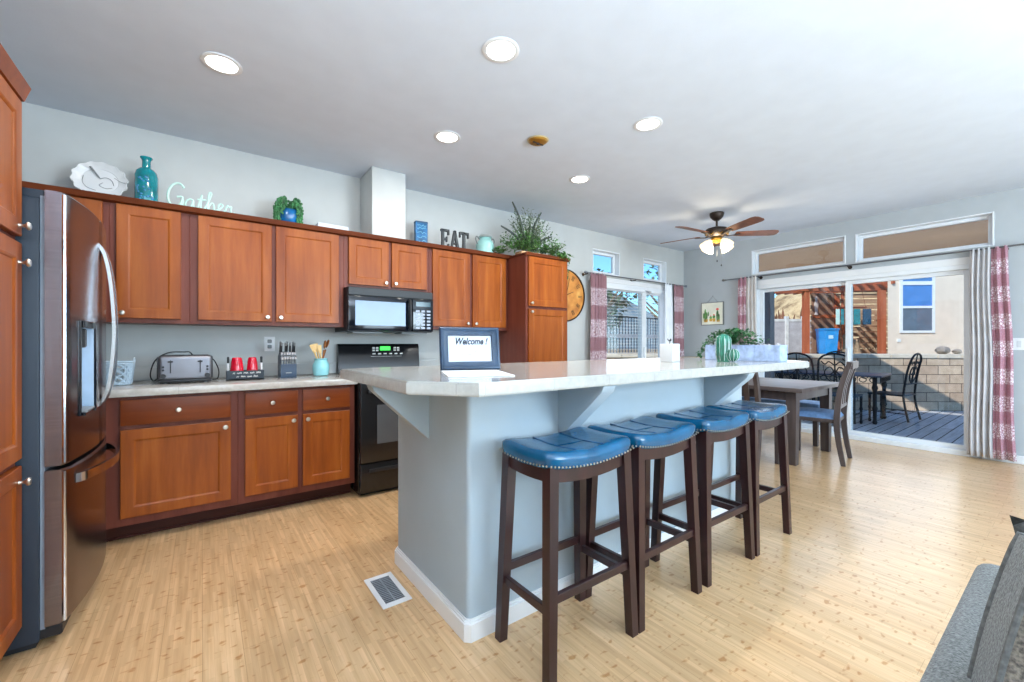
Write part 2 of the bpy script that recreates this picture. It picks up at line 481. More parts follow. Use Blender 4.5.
    def prism(s, pts, lo, hi, axis='z', M=None):
        def P(p, h):
            q = {'z': Vector((p[0], p[1], h)), 'y': Vector((p[0], h, p[1])), 'x': Vector((h, p[0], p[1]))}[axis]
            return M @ q if M else q
        a = [s.bm.verts.new(P(p, lo)) for p in pts]; b = [s.bm.verts.new(P(p, hi)) for p in pts]
        n = len(pts)
        s.bm.faces.new(a[::-1]); s.bm.faces.new(b)
        for k in range(n): s.bm.faces.new((a[k], a[(k+1) % n], b[(k+1) % n], b[k]))
        return s
    def grid(s, fn, nu, nv, closeu=False):
        g = [[s.bm.verts.new(fn(i/nu, j/nv)) for j in range(nv+1)] for i in range(nu if closeu else nu+1)]
        for i in range(nu):
            i2 = (i+1) % len(g)
            for j in range(nv):
                s.bm.faces.new((g[i][j], g[i2][j], g[i2][j+1], g[i][j+1]))
        return g
    def face(s, *pts):
        s.bm.faces.new([s.bm.verts.new(p) for p in pts]); return s
    def leaf(s, p, d, L, w, droop=0.2, fold=0.15):
        p = Vector(p); d = Vector(d).normalized()
        x = d.cross(Vector((0, 0, 1)))
        if x.length < 1e-3: x = Vector((1, 0, 0))
        x.normalize(); n = x.cross(d)
        m1 = p + d*L*0.5 + n*fold*w; t = p + d*L - Vector((0, 0, droop*L))
        a = s.bm.verts.new(p); b = s.bm.verts.new(p + d*L*.45 + x*w/2); c = s.bm.verts.new(t)
        e = s.bm.verts.new(p + d*L*.45 - x*w/2); k = s.bm.verts.new(m1 - n*fold*w*1.6)
        for f in ((a, b, k), (b, c, k), (c, e, k), (e, a, k)): s.bm.faces.new(f)
        return s
    def build(s, name, m, parent=None, w=True, ang=35, loc=None, kind=None, flip=True):
        bmesh.ops.recalc_face_normals(s.bm, faces=s.bm.faces) if flip else None
        off = Vector((0, 0, 0))
        if parent is not None and w: off = wloc(parent)
        elif loc is not None: off = Vector(loc)
        if off.length:
            for v in s.bm.verts: v.co -= off
        me = bpy.data.meshes.new(name)
        s.bm.to_mesh(me); s.bm.free()
        for p in me.polygons: p.use_smooth = True
        try: me.set_sharp_from_angle(angle=math.radians(ang))
        except Exception: pass
        me.materials.append(MT[m] if isinstance(m, str) else m)
        o = bpy.data.objects.new(name, me); C.objects.link(o)
        if parent is not None: o.parent = parent
        if loc is not None and (parent is None): o.location = loc
        if kind: o['kind'] = kind
        return o

def wloc(o):
    v = Vector(o.location)
    p = o.parent
    while p is not None: v += Vector(p.location); p = p.parent
    return v

def thing(name, label, cat, loc=(0, 0, 0), rotz=0, group=None):
    o = bpy.data.objects.new(name, None); C.objects.link(o)
    o.empty_display_size = 0.1
    o.location = loc; o.rotation_euler = (0, 0, rotz)
    o['label'] = label; o['category'] = cat
    if group: o['group'] = group
    return o

def tag(o, label, cat, group=None, kind=None):
    o['label'] = label; o['category'] = cat
    if group: o['group'] = group
    if kind: o['kind'] = kind
    return o

def struct(mb, name, m, parent=None, label=None, cat=None):
    o = mb.build(name, m, parent)
    if parent is None:
        o['kind'] = 'structure'
        if label: tag(o, label, cat)
    return o

def copy_tree(o, parent=None):
    c = o.copy(); C.objects.link(c); c.parent = parent
    for k in [x for x in bpy.data.objects if x.parent == o]:
        copy_tree(k, c)
    return c

def text_mesh(name, body, size, m, parent, loc, rot=(PI/2, 0, 0), depth=0.001, shear=0.0, bold=0.0, align='CENTER'):
    cu = bpy.data.curves.new(name, 'FONT')
    cu.body = body; cu.size = size; cu.extrude = depth; cu.shear = shear; cu.offset = bold
    cu.align_x = align; cu.align_y = 'CENTER'; cu.resolution_u = 3
    o = bpy.data.objects.new(name, cu); C.objects.link(o)
    dg = bpy.context.evaluated_depsgraph_get()
    me = bpy.data.meshes.new_from_object(o.evaluated_get(dg))
    bpy.data.objects.remove(o); bpy.data.curves.remove(cu)
    me.materials.clear(); me.materials.append(MT[m])
    o = bpy.data.objects.new(name, me); C.objects.link(o)
    o.parent = parent; o.location = loc; o.rotation_euler = rot
    return o

def spline(pts, n=6):
    out = []
    P = [Vector(p) for p in pts]
    for i in range(len(P)-1):
        p0 = P[max(i-1, 0)]; p1 = P[i]; p2 = P[i+1]; p3 = P[min(i+2, len(P)-1)]
        for k in range(n):
            t = k/n
            out.append(0.5*((2*p1) + (p2-p0)*t + (2*p0-5*p1+4*p2-p3)*t*t + (3*p1-p0-3*p2+p3)*t**3))
    out.append(P[-1])
    return out

# ------------------------------------------------------------------ the room
XL, XR, YB, YF, ZC = -1.20, 6.42, 3.94, -3.20, 2.69
TH = 0.14

def wall(name, axis, c, sign, u0, u1, z0, z1, holes, m):
    """axis 'x': plane x=c spanning y; axis 'y': plane y=c spanning x; thickness grows along sign"""
    us = sorted({u0, u1} | {h[0] for h in holes} | {h[1] for h in holes})
    zs = sorted({z0, z1} | {h[2] for h in holes} | {h[3] for h in holes})
    mb = MB()
    def P(u, z, d): 
        q = c + sign*d
        return (q, u, z) if axis == 'x' else (u, q, z)
    def solid(i, j):
        if not (0 <= i < len(us)-1 and 0 <= j < len(zs)-1): return False
        uc = (us[i]+us[i+1])/2; zc = (zs[j]+zs[j+1])/2
        return not any(h[0] < uc < h[1] and h[2] < zc < h[3] for h in holes)
    for i in range(len(us)-1):
        for j in range(len(zs)-1):
            if not solid(i, j): continue
            a, b, e, f = us[i], us[i+1], zs[j], zs[j+1]
            for d in (0, TH): mb.face(P(a, e, d), P(b, e, d), P(b, f, d), P(a, f, d))
            if not solid(i-1, j): mb.face(P(a, e, 0), P(a, f, 0), P(a, f, TH), P(a, e, TH))
            if not solid(i+1, j): mb.face(P(b, e, 0), P(b, f, 0), P(b, f, TH), P(b, e, TH))
            if not solid(i, j-1): mb.face(P(a, e, 0), P(b, e, 0), P(b, e, TH), P(a, e, TH))
            if not solid(i, j+1): mb.face(P(a, f, 0), P(b, f, 0), P(b, f, TH), P(a, f, TH))
    bmesh.ops.remove_doubles(mb.bm, verts=mb.bm.verts, dist=1e-5)
    return struct(mb, name, m)

# window and door openings
T1 = (4.24, 4.80, 2.13, 2.46)      # back wall transoms
T2 = (5.34, 5.93, 2.13, 2.46)
BD = (4.22, 6.02, 0.0, 2.02)       # back sliding door
R1 = (1.76, 2.87, 2.16, 2.515)     # dining wall transoms
R2 = (0.545, 1.665, 2.16, 2.505)
RD = (0.66, 2.84, 0.0, 2.00)       # patio sliding door
F1 = (2.05, 4.75, 0.6, 2.3)
F2 = (-0.65, 1.05, 0.7, 2.2)

o = struct(MB().box(XL-.3, XR+.10, YF-.3, YB+.10, -.12, 0), 'floor', 'floor')
o = struct(MB().box(XL-.3, XR+.15, YF-.3, YB+.45, ZC, ZC+.12), 'ceiling', 'ceil')
wall('wall_back', 'y', YB, 1, XL-TH, XR+TH, 0, ZC, [T1, T2, BD], 'wall')
wall('wall_right', 'x', XR, 1, YF, YB, 0, ZC, [R1, R2, RD], 'wall_r')
wall('wall_left', 'x', XL, -1, YF, YB, 0, ZC, [], 'wall')
wall('wall_front', 'y', YF, -1, XL-TH, XR+TH, 0, ZC, [F1, F2], 'wall')
o = MB().box(1.165, 1.465, 3.60, YB, 2.07, ZC, 0.008, 2).build('wall_chase', 'wall'); o['kind'] = 'structure'

def baseboard(name, pts):
    mb = MB()
    for (x0, x1, y0, y1) in pts: 
        mb.box(x0, x1, y0, y1, 0, 0.082, 0.004)
    return struct(mb, name, 'white')
baseboard('baseboard_right', [(XR-.014, XR, -3.19, 0.63), (XR-.014, XR, 2.88, YB-.014)])
baseboard('baseboard_back', [(3.20, 4.18, YB-.014, YB), (6.06, XR, YB-.014, YB)])
baseboard('baseboard_left', [(XL, XL+.014, YF+.01, 1.72)])
baseboard('baseboard_front', [(XL+.014, XR-.014, YF, YF+.014)])

def window(name, axis, c, sign, h, m='pane', fw=0.035, casing=0.0):
    """frame set near the outer face of the opening, with a drywall return"""
    u0, u1, z0, z1 = h
    def B(mb, a, b, d0, d1, e, f, bev=0.003):
        p, q = sorted((c+sign*d0, c+sign*d1))
        if axis == 'y': mb.box(a, b, p, q, e, f, bev)
        else: mb.box(p, q, a, b, e, f, bev)
    mb = MB()
    # liner on the reveals + outer sash
    B(mb, u0, u0+.014, -.006, TH-.002, z0, z1); B(mb, u1-.014, u1, -.006, TH-.002, z0, z1)
    B(mb, u0+.0142, u1-.0142, -.006, TH-.002, z1-.014, z1); B(mb, u0+.0142, u1-.0142, -.006, TH-.002, z0, z0+.014)
    s = MB()
    a0, a1, b0, b1 = u0+.014, u1-.014, z0+.014, z1-.014
    B(s, a0, a0+fw, .075, .12, b0, b1); B(s, a1-fw, a1, .075, .12, b0, b1)
    B(s, a0+fw, a1-fw, .075, .12, b0, b0+fw); B(s, a0+fw, a1-fw, .075, .12, b1-fw, b1)
    o = struct(mb, name, 'vinyl')
    o2 = s.build('window_sash', 'vinyl', o)
    g = MB(); B(g, a0+fw*.6, a1-fw*.6, .094, .100, b0+fw*.6, b1-fw*.6, 0)
    g.build('pane', m, o)
    return o
window('window_1', 'y', YB, 1, T1)
window('window_2', 'y', YB, 1, T2)
window('window_3', 'x', XR, 1, R1)
window('window_4', 'x', XR, 1, R2)
window('window_5', 'y', YF, -1, F1)
window('window_6', 'y', YF, -1, F2)

def slider(name, axis, c, sign, h, split, dim=0.055, head=0.05, m='paned', panel2=None):
    u0, u1, z0, z1 = h
    def B(mb, a, b, d0, d1, e, f, bev=0.003):
        p, q = sorted((c+sign*d0, c+sign*d1))
        if axis == 'y': mb.box(a, b, p, q, e, f, bev)
        else: mb.box(p, q, a, b, e, f, bev)
    fr = MB()
    B(fr, u0, u0+.045, -.008, TH-.01, z0, z1); B(fr, u1-.045, u1, -.008, TH-.01, z0, z1)
    B(fr, u0+.045, u1-.045, -.008, TH-.01, z1-head, z1); B(fr, u0+.045, u1-.045, -.02, TH-.01, z0, z0+.055)
    root = struct(fr, name, 'vinyl')
    for k, (a, b, d) in enumerate(((u0+.045, split+dim/2, .03), (split-dim/2, u1-.045, .075))):
        p = MB(); e, f = z0+.055, z1-head
        B(p, a, a+dim, d, d+.04, e, f); B(p, b-dim, b, d, d+.04, e, f)
        B(p, a+dim, b-dim, d, d+.04, e, e+.05); B(p, a+dim, b-dim, d, d+.04, f-.045, f)
        po = p.build('sliding_panel', 'vinyl', root)
        g = MB(); B(g, a+dim*.7, b-dim*.7, d+.017, d+.023, e+.03, f-.03, 0)
        g.build('pane', m, po)
        if k == 0:
            hn = MB(); B(hn, b-dim*.75, b-dim*.35, d-.03, d, 0.92, 1.12, 0.006)
            hn.build('door_handle', 'vinyl', po)
    return root
slider('door_1', 'x', XR, 1, RD, 1.745)
slider('door_2', 'y', YB, 1, BD, 5.41, dim=0.10)
# interior casing board over the patio door and over the back door
struct(MB().box(XR-.012, XR, 0.60, 2.90, 2.0, 2.075, .003), 'trim_1', 'white')
struct(MB().box(4.16, 6.08, YB-.012, YB, 2.02, 2.085, .003), 'trim_2', 'white')
# ------------------------------------------------------------------ kitchen cabinets
def door_mesh(w, h, name, m, parent, loc, rail=0.056, t=0.02, rot=0):
    """shaker door facing -y, origin at its lower left front corner; recessed panel with a bevelled inner edge"""
    mb = MB(); bm = mb.bm
    def rect(x0, x1, z0, z1, y): return [bm.verts.new(p) for p in ((x0, y, z0), (x1, y, z0), (x1, y, z1), (x0, y, z1))]
    e = 0.0025
    r0 = rect(0, w, 0, h, t); r1 = rect(0, w, 0, h, e); r2 = rect(e, w-e, e, h-e, 0)
    r3 = rect(rail, w-rail, rail, h-rail, 0); r4 = rect(rail+.002, w-rail-.002, rail+.002, h-rail-.002, .0005)
    k = rail+.013
    r5 = rect(k-.002, w-k+.002, k-.002, h-k+.002, 0.0055); r6 = rect(k, w-k, k, h-k, 0.0075)
    bm.faces.new(r0[::-1])
    for a, b in ((r0, r1), (r1, r2), (r2, r3), (r3, r4), (r4, r5), (r5, r6)):
        for i in range(4): bm.faces.new((a[i], a[(i+1) % 4], b[(i+1) % 4], b[i]))
    bm.faces.new(r6)
    o = mb.build(name, m, parent, w=False, ang=20)
    o.location = loc; o.rotation_euler = (0, 0, rot)
    return o

def slab_mesh(w, h, name, m, parent, loc, t=0.02):
    o = MB().box(0, w, 0, t, 0, h, 0.004, 2).build(name, m, parent, w=False)
    o.location = loc
    return o

_knob = None
def knob(parent, loc):
    global _knob
    if _knob is None:
        mb = MB()
        Mr = Matrix.Rotation(PI/2, 4, 'X')   # axis z -> -y
        mb.lathe([(0.0, 0), (.0075, 0), (.006, .004), (.005, .012), (.0075, .017), (.0145, .021), (.0155, .025), (.012, .030), (0, .0315)], seg=14, M=Mr)
        _knob = mb.build('knob', 'nickel', parent, w=False)
        o = _knob
    else:
        o = _knob.copy(); C.objects.link(o); o.parent = parent
    o.location = loc
    return o

CY = 3.315   # door faces of the base run
def base_cabinet(label, x0, x1, doors, drawers, hidden=False):
    r = thing('base_cabinet', label, 'cabinet', ((x0+x1)/2, 3.63, 0), 0, 'base cabinets along the back wall')
    MB().box(x0, x1, CY+.022, YB-.012, .105, .864, .002).build('body', 'woodf', r)
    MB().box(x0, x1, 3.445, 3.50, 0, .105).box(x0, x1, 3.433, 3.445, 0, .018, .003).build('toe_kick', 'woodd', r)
    ox, oy = r.location.x, r.location.y
    for a, b, side in doors:
        d = door_mesh(b-a, .515, 'door', 'wood', r, (a-ox, CY-oy, .155))
        knob(d, ((b-a-.03) if side == 'r' else .03, 0, .515-.035))
    for a, b in drawers:
        d = slab_mesh(b-a, .152, 'drawer', 'woodx', r, (a-ox, CY-oy, .695))
        knob(d, ((b-a)/2, 0, .076))
    return r
base_cabinet('base cabinet partly hidden behind the steel refrigerator in the corner', -1.18, -.45, [(-1.10, -.82, 'r'), (-.79, -.49, 'l')], [(-1.10, -.49)])
base_cabinet('wide base cabinet with one large door under the toaster', -.45, .19, [(-.385, .151, 'r')], [(-.385, .151)])
base_cabinet('base cabinet with two narrow doors under the knife block beside the stove', .19, .945, [(.229, .548, 'r'), (.58, .905, 'l')], [(.229, .548), (.58, .905)])
base_cabinet('base cabinet between the black stove and the tall pantry', 1.725, 2.605, [(1.765, 2.15, 'r'), (2.18, 2.565, 'l')], [(1.765, 2.15), (2.18, 2.565)])

def worktop(label, x0, x1):
    mb = MB().box(x0, x1, 3.285, YB-.002, .866, .912, .007, 2)
    r = mb.build('countertop', 'counter2', None, loc=((x0+x1)/2, 3.6, .866))
    tag(r, label, 'countertop')
    b = MB().box(x0, x1, YB-.02, YB-.002, .9125, 1.01, .004).build('backsplash', 'wall', r)
    return r
worktop('long pale laminate countertop carrying the toaster and knife block', -1.19, .955)
worktop('short pale laminate countertop between the stove and the pantry', 1.72, 2.607)

UY = 3.61    # faces of the wall cabinet doors
def upper_cabinet(label, x0, x1, z0, doors, kz=0.03):
    r = thing('wall_cabinet', label, 'cabinet', ((x0+x1)/2, 3.78, z0), 0, 'wall cabinets along the back wall')
    MB().box(x0, x1, UY+.021, YB-.002, z0, 2.09, .002).build('body', 'woodf', r)
    ox, oy = r.location.x, r.location.y
    for a, b, side in doors:
        d = door_mesh(b-a, 2.062-(z0+.03), 'door', 'wood', r, (a-ox, UY-oy, .03))
        knob(d, ((b-a-.03) if side == 'r' else .03, 0, .032))
    return r
upper_cabinet('wall cabinet behind the top of the steel refrigerator', -1.19, -.47, 1.31, [(-1.14, -.84, 'r'), (-.81, -.50, 'l')])
upper_cabinet('single-door wall cabinet under the teal bottle', -.47, -.07, 1.31, [(-.438, -.116, 'l')])
upper_cabinet('double-door wall cabinet above the knife block under the blue potted plant', -.07, .94, 1.31, [(-.024, .42, 'r'), (.447, .899, 'l')])
upper_cabinet('short double-door wall cabinet directly above the microwave', .94, 1.70, 1.64, [(.978, 1.316, 'r'), (1.343, 1.676, 'l')])
upper_cabinet('double-door wall cabinet under the EAT letters beside the tall pantry', 1.70, 2.607, 1.31, [(1.736, 2.136, 'r'), (2.17, 2.574, 'l')])
o = MB().prism([(3.628, 2.062), (3.59, 2.070), (3.583, 2.084), (3.575, 2.101), (3.63, 2.101)], -1.19, 2.625, 'x').build('crown_moulding', 'crown', None, loc=(.7, 3.6, 2.05))
tag(o, 'long dark crown moulding along the top of the wall cabinets', 'moulding')

# tall pantry by the dining area
r = thing('pantry_cabinet', 'tall two-door pantry cabinet with greenery on top beside the round clock', 'cabinet', (2.89, 3.63, 0), 0, 'tall pantry cabinets')
MB().box(2.61, 3.185, 3.322, YB-.002, .10, 2.075, .002).build('body', 'woodf', r)
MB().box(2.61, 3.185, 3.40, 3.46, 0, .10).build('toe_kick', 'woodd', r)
d = door_mesh(.522, .50, 'door', 'wood', r, (2.637-2.89, 3.30-3.63, 1.553)); knob(d, (.028, 0, .03))
d = door_mesh(.522, 1.39, 'door', 'wood', r, (2.637-2.89, 3.30-3.63, .135)); knob(d, (.028, 0, 1.36))
MB().prism([(3.322, 2.055), (3.30, 2.062), (3.285, 2.088), (3.93, 2.088), (3.93, 2.0755), (3.322, 2.0755)], 2.595, 3.20, 'x').build('crown', 'crown', r)

# tall pantry nearest the camera, left edge
r = thing('pantry_cabinet', 'tall three-door pantry cabinet at the left edge beside the refrigerator', 'cabinet', (-.88, 2.05, 0), 0, 'tall pantry cabinets')
MB().box(-1.19, -.562, 1.74, 2.362, .10, 2.10, .002).build('body', 'woodf', r)
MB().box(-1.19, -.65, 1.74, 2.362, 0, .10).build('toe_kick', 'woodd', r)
for z0, z1, kz in ((.125, .725, .565), (.75, 1.55, .725), (1.575, 2.075, .035)):
    d = door_mesh(.575, z1-z0, 'door', 'wood', r, (-.540+.88, 1.765-2.05, z0), rot=PI/2); knob(d, (.575-.035, 0, kz if z0 > .2 else .545))
MB().prism([(-.562, 2.082), (-.540, 2.088), (-.522, 2.142), (-.562, 2.142)], 1.74, 2.366, 'y').box(-1.19, -.5625, 1.74, 2.372, 2.101, 2.14).build('crown', 'woodx', r)

# ------------------------------------------------------------------ refrigerator
r = thing('refrigerator', 'tall stainless steel french door refrigerator with ice dispenser', 'refrigerator', (-.8, 2.8, 0))
FY0, FY1 = 2.378, 3.212
FM = (FY0+FY1)/2
def fx(y): return -.433 + .040*(1-((y-FM)/(FY1-FM))**2)
MB().box(-1.17, -.505, FY0, FY1, .03, 1.738, .006, 2).build('body', 'steeld', r)
MB().box(-1.12, -.52, FY0+.03, FY1-.03, 0, .03).build('base', 'rubber', r)
MB().box(-.505, -.492, FY0+.012, FY1-.012, .07, 1.75).build('door_gasket', 'gasket', r)
for y in (FY0+.05, FY1-.05): MB().box(-.60, -.494, y-.035, y+.035, 1.739, 1.775, .008, 2).build('hinge_cover', 'steeld', r)
MB().box(-.56, -.445, FY0+.01, FY1-.01, .032, .075, .006).build('grille', 'blackm', r)
def fdoor(name, y0, y1, z0, z1, niche=None):
    mb = MB(); bm = mb.bm
    ys = [y0+(y1-y0)*i/16 for i in range(17)]
    if niche: ys = sorted(set(ys) | {niche[0], niche[1]})
    zs = sorted({z0, z0+.008, z1-.008, z1} | ({niche[2], niche[3]} if niche else set()))
    def X(y, z):
        x = fx(y)
        ed = min(y-y0, y1-y)
        if ed < .012: x -= .010*(1-ed/.012)**2
        if z in (z0, z1): x -= .006
        return x
    g = [[bm.verts.new((X(y, z), y, z)) for z in zs] for y in ys]
    for i in range(len(ys)-1):
        for j in range(len(zs)-1):
            if niche and niche[0] <= ys[i] < niche[1] and niche[2] <= zs[j] < niche[3]: continue
            bm.faces.new((g[i][j], g[i+1][j], g[i+1][j+1], g[i][j+1]))
    xb = -.491
    bk = [[bm.verts.new((xb, y, z)) for z in (z0, z1)] for y in ys]
    for i in range(len(ys)-1):
        bm.faces.new((bk[i][0], bk[i+1][0], g[i+1][0], g[i][0]))
        bm.faces.new((bk[i][1], g[i][-1], g[i+1][-1], bk[i+1][1]))
    for i in (0, -1): bm.faces.new([bk[i][0]] + g[i] + [bk[i][1]])
    bm.faces.new([b[0] for b in bk] + [b[1] for b in bk][::-1])
    return mb.build(name, 'steel', r, ang=25)
NI = (2.50, 2.672, .885, 1.245)
d1 = fdoor('door', FY0, FM-.004, .70, 1.772, NI)
d2 = fdoor('door', FM+.004, FY1, .70, 1.772)
d3 = fdoor('freezer_drawer', FY0, FY1, .082, .684)
for dd, z0, z1 in ((d1, .71, 1.762), (d3, .09, .676)):
    MB().tube([(-.4385, FY0+.0035, z0), (-.4385, FY0+.0035, z1)], .0075, 8).build('edge_highlight', 'chrome', dd)  # bright strip added as the highlight along the rounded door edge
# dispenser: recess with dark surround, spout and tray
mb = MB()
xo = [fx(NI[0]), fx(NI[1])]
mb.face((xo[0], NI[0], NI[2]), (xo[0]-.06, NI[0], NI[2]), (xo[0]-.06, NI[0], NI[3]), (xo[0], NI[0], NI[3]))
mb.face((xo[1], NI[1], NI[2]), (xo[1]-.06, NI[1], NI[2]), (xo[1]-.06, NI[1], NI[3]), (xo[1], NI[1], NI[3]))
mb.face((xo[0]-.06, NI[0], NI[2]), (xo[1]-.06, NI[1], NI[2]), (xo[1]-.06, NI[1], NI[3]), (xo[0]-.06, NI[0], NI[3]))
mb.face((xo[0], NI[0], NI[2]), (xo[1], NI[1], NI[2]), (xo[1]-.06, NI[1], NI[2]), (xo[0]-.06, NI[0], NI[2]))
mb.face((xo[0], NI[0], NI[3]), (xo[1], NI[1], NI[3]), (xo[1]-.06, NI[1], NI[3]), (xo[0]-.06, NI[0], NI[3]))
dp = mb.build('dispenser_recess', mat('dispenser_liner', (176, 198, 220), 0.35), d1)
mb = MB()
for y0, y1, z0, z1 in ((NI[0]-.012, NI[0], NI[2]-.012, NI[3]+.03), (NI[1], NI[1]+.010, NI[2]-.012, NI[3]+.03), (NI[0], NI[1], NI[3], NI[3]+.03), (NI[0], NI[1], NI[2]-.012, NI[2])):
    mb.box(fx((y0+y1)/2)-.004, fx((y0+y1)/2)+.006, y0, y1, z0, z1, .002)
mb.build('dispenser_surround', 'blackg', d1)
MB().box(-.455, -.41, 2.56, 2.61, 1.16, 1.243, .006).build('spout', 'blackm', d1)
MB().box(-.455, -.392, 2.51, 2.66, .886, .896, .002).build('drip_tray', 'grey', d1)
for y, dd in ((FM-.038, d1), (FM+.036, d2)):
    xs = fx(y)
    pts = spline([(xs-.004, y, 1.645), (xs+.020, y, 1.60), (xs+.040, y, 1.48), (xs+.052, y, 1.30), (xs+.052, y, 1.18), (xs+.040, y, 1.02), (xs+.022, y, .93), (xs-.004, y, .885)], 5)
    MB().strip(pts, .026, .013, up=(0, 1, 0) if False else (1, 0, 0.001)).build('handle', 'chrome', dd)
pts = spline([(fx(2.46)-.004, 2.46, .625), (fx(2.50)+.020, 2.50, .625), (-.352, 2.65, .625), (-.338, FM, .625), (-.352, 2.94, .625), (fx(3.10)+.020, 3.09, .625), (fx(3.13)-.004, 3.13, .625)], 5)
MB().strip(pts, .014, .036).build('handle', 'chrome', d3)

# ------------------------------------------------------------------ stove and microwave
r = thing('stove', 'black freestanding electric stove with green clock display', 'stove', (1.335, 3.6, 0))
SX0, SX1 = .958, 1.712
MB().box(SX0, SX1, 3.285, 3.925, .02, .895, .004).build('body', 'black', r)
MB().box(SX0+.03, SX1-.03, 3.32, 3.9, 0, .02).build('base', 'blackm', r)
MB().box(SX0-.001, SX1+.001, 3.265, 3.86, .896, .914, .006, 2).build('cooktop', 'blackg', r)
for bx, by, br in ((1.15, 3.42, .10), (1.52, 3.42, .085), (1.15, 3.70, .085), (1.52, 3.70, .10)):
    MB().lathe([(br, 0), (br, .0012), (br-.006, .0016), (br-.006, .0016), (0, .0016)], (bx, by, .9145), 28).build('burner', 'blackm', r)
bgd = MB().prism([(3.85, .915), (3.862, .96), (3.88, 1.15), (3.895, 1.172), (3.93, 1.172), (3.93, .915)], SX0, SX1, 'x').build('control_panel', 'black', r)
MB().box(1.325, 1.425, 3.866, 3.875, 1.11, 1.15, .003, M=None).build('clock_display', 'display', bgd)
mb = MB()
for i in range(6): mb.box(1.255+.052*i, 1.282+.052*i, 3.862, 3.869, 1.075, 1.087)
for i in range(2):
    for j in range(2): mb.box(1.255+.033*i, 1.277+.033*i, 3.866, 3.874, 1.105+.022*j, 1.12+.022*j); mb.box(1.455+.033*i, 1.477+.033*i, 3.866, 3.874, 1.105+.022*j, 1.12+.022*j)
mb.box(1.24, 1.53, 3.861, 3.866, 1.055, 1.058)
mb.build('buttons', 'chalk', bgd)
od = MB().box(SX0+.008, SX1-.008, 3.245, 3.284, .262, .872, .006, 2).build('oven_door', 'black', r)
MB().box(1.09, 1.58, 3.2425, 3.246, .40, .70, .0012).build('oven_window', mat('oven_window_glass', (84, 86, 88), 0.3), od)
MB().box(1.01, 1.66, 3.195, 3.215, .795, .822, .008, 2).box(1.03, 1.055, 3.212, 3.246, .797, .82, .003).box(1.615, 1.64, 3.212, 3.246, .797, .82, .003).build('handle', 'blackm', od)
sd = MB().box(SX0+.008, SX1-.008, 3.25, 3.284, .045, .252, .006, 2).build('storage_drawer', 'black', r)
MB().box(1.03, 1.64, 3.232, 3.252, .185, .215, .007, 2).build('handle', 'blackm', sd)

r = thing('microwave', 'black over-the-range microwave oven mounted above the stove', 'microwave', (1.32, 3.7, 1.275))
MB().box(.945, 1.695, 3.545, YB-.003, 1.275, 1.638, .004).build('body', 'blackm', r)
MB().box(.948, 1.692, 3.52, 3.5445, 1.572, 1.638, .004).build('vent_grille', 'blackm', r)
md = MB().box(.948, 1.492, 3.515, 3.5445, 1.282, 1.566, .005, 2).build('door', 'blackg', r)
MB().box(1.00, 1.43, 3.5125, 3.516, 1.325, 1.53, .001).build('door_window', mat('microwave_window', (40, 74, 108), 0.1, coat=0.1), md)
MB().tube(spline([(1.462, 3.513, 1.555), (1.462, 3.485, 1.53), (1.462, 3.478, 1.42), (1.462, 3.485, 1.315), (1.462, 3.513, 1.295)], 4), .011, 10).build('handle', 'blackm', md)
mp = MB().box(1.497, 1.692, 3.515, 3.5445, 1.282, 1.566, .005, 2).build('keypad', 'blackg', r)
mb = MB()
for i in range(3):
    for j in range(6): mb.box(1.525+.052*i, 1.56+.052*i, 3.513, 3.5155, 1.305+.03*j, 1.322+.03*j)
mb.build('buttons', mat('keypad_print', (150, 160, 176), 0.4), mp)
MB().box(1.525, 1.665, 3.5125, 3.5155, 1.505, 1.545).build('display', mat('dim_display', (30, 60, 70), 0.1), mp)
MB().box(1.0, 1.25, 3.58, 3.75, 1.262, 1.2745).build('filter', 'grey', r)
MB().box(1.42, 1.66, 3.58, 3.75, 1.262, 1.2745).build('filter', 'grey', r)

# ------------------------------------------------------------------ island
IX0, IX1, IY0, IY1 = .846, 3.10, 1.445, 2.20
r = thing('kitchen_island', 'long painted kitchen island with white baseboard and angled brackets', 'island', (1.97, 1.84, 0))
mb = MB()
bmr = .022
mb.box(IX0, IX1, IY0, IY1, 0, 1.002)
vert = [e for e in mb.bm.edges if abs(e.verts[0].co.z-e.verts[1].co.z) > .5]
bmesh.ops.bevel(mb.bm, geom=vert, offset=bmr, segments=5, affect='EDGES', profile=.5)
mb.build('body', 'island', r)
def outline(off):
    x0, x1, y0, y1 = IX0-off, IX1+off, IY0-off, IY1+off
    k = bmr*.6+off*.5
    return [(x0+k, y0), (x1-k, y0), (x1, y0+k), (x1, y1-k), (x1-k, y1), (x0+k, y1), (x0, y1-k), (x0, y0+k)]
mb = MB(); mb.prism(outline(.015), 0, .070); mb.prism(outline(.010), .070, .078); mb.prism(outline(.005), .078, .085)
mb.build('baseboard', 'white', r)
def bracket(kind, c, t):
    if kind == 'front':
        pts = [(IY0, 1.001), (IY0-.275, 1.001), (IY0-.265, .975), (IY0, .735)]
        mb = MB().prism(pts, c, c+t, 'x')
    else:
        pts = [(IX0, 1.001), (IX0-.265, 1.001), (IX0-.255, .975), (IX0, .735)]
        mb = MB().prism(pts, c, c+t, 'y')
    return mb.build('bracket', 'island', r)
bracket('front', 1.325, .075); bracket('front', 2.585, .075); bracket('end', 1.80, .075)
# raised top, chamfered corners
top = [(.725, 1.168), (3.49, 1.168), (3.62, 1.33), (3.62, 2.06), (3.47, 2.235), (.70, 2.235), (.553, 2.20), (.560, 1.372)]
mb = MB().prism(top, 1.003, 1.05)
es = [e for e in mb.bm.edges if abs(e.verts[0].co.z-e.verts[1].co.z) < .001]
bmesh.ops.bevel(mb.bm, geom=es, offset=.006, segments=2, affect='EDGES')
o = mb.build('island_countertop', 'counter', None, loc=(1.97, 1.84, 1.003))
tag(o, 'long pale tiled bar countertop with chamfered corners on the island', 'countertop')

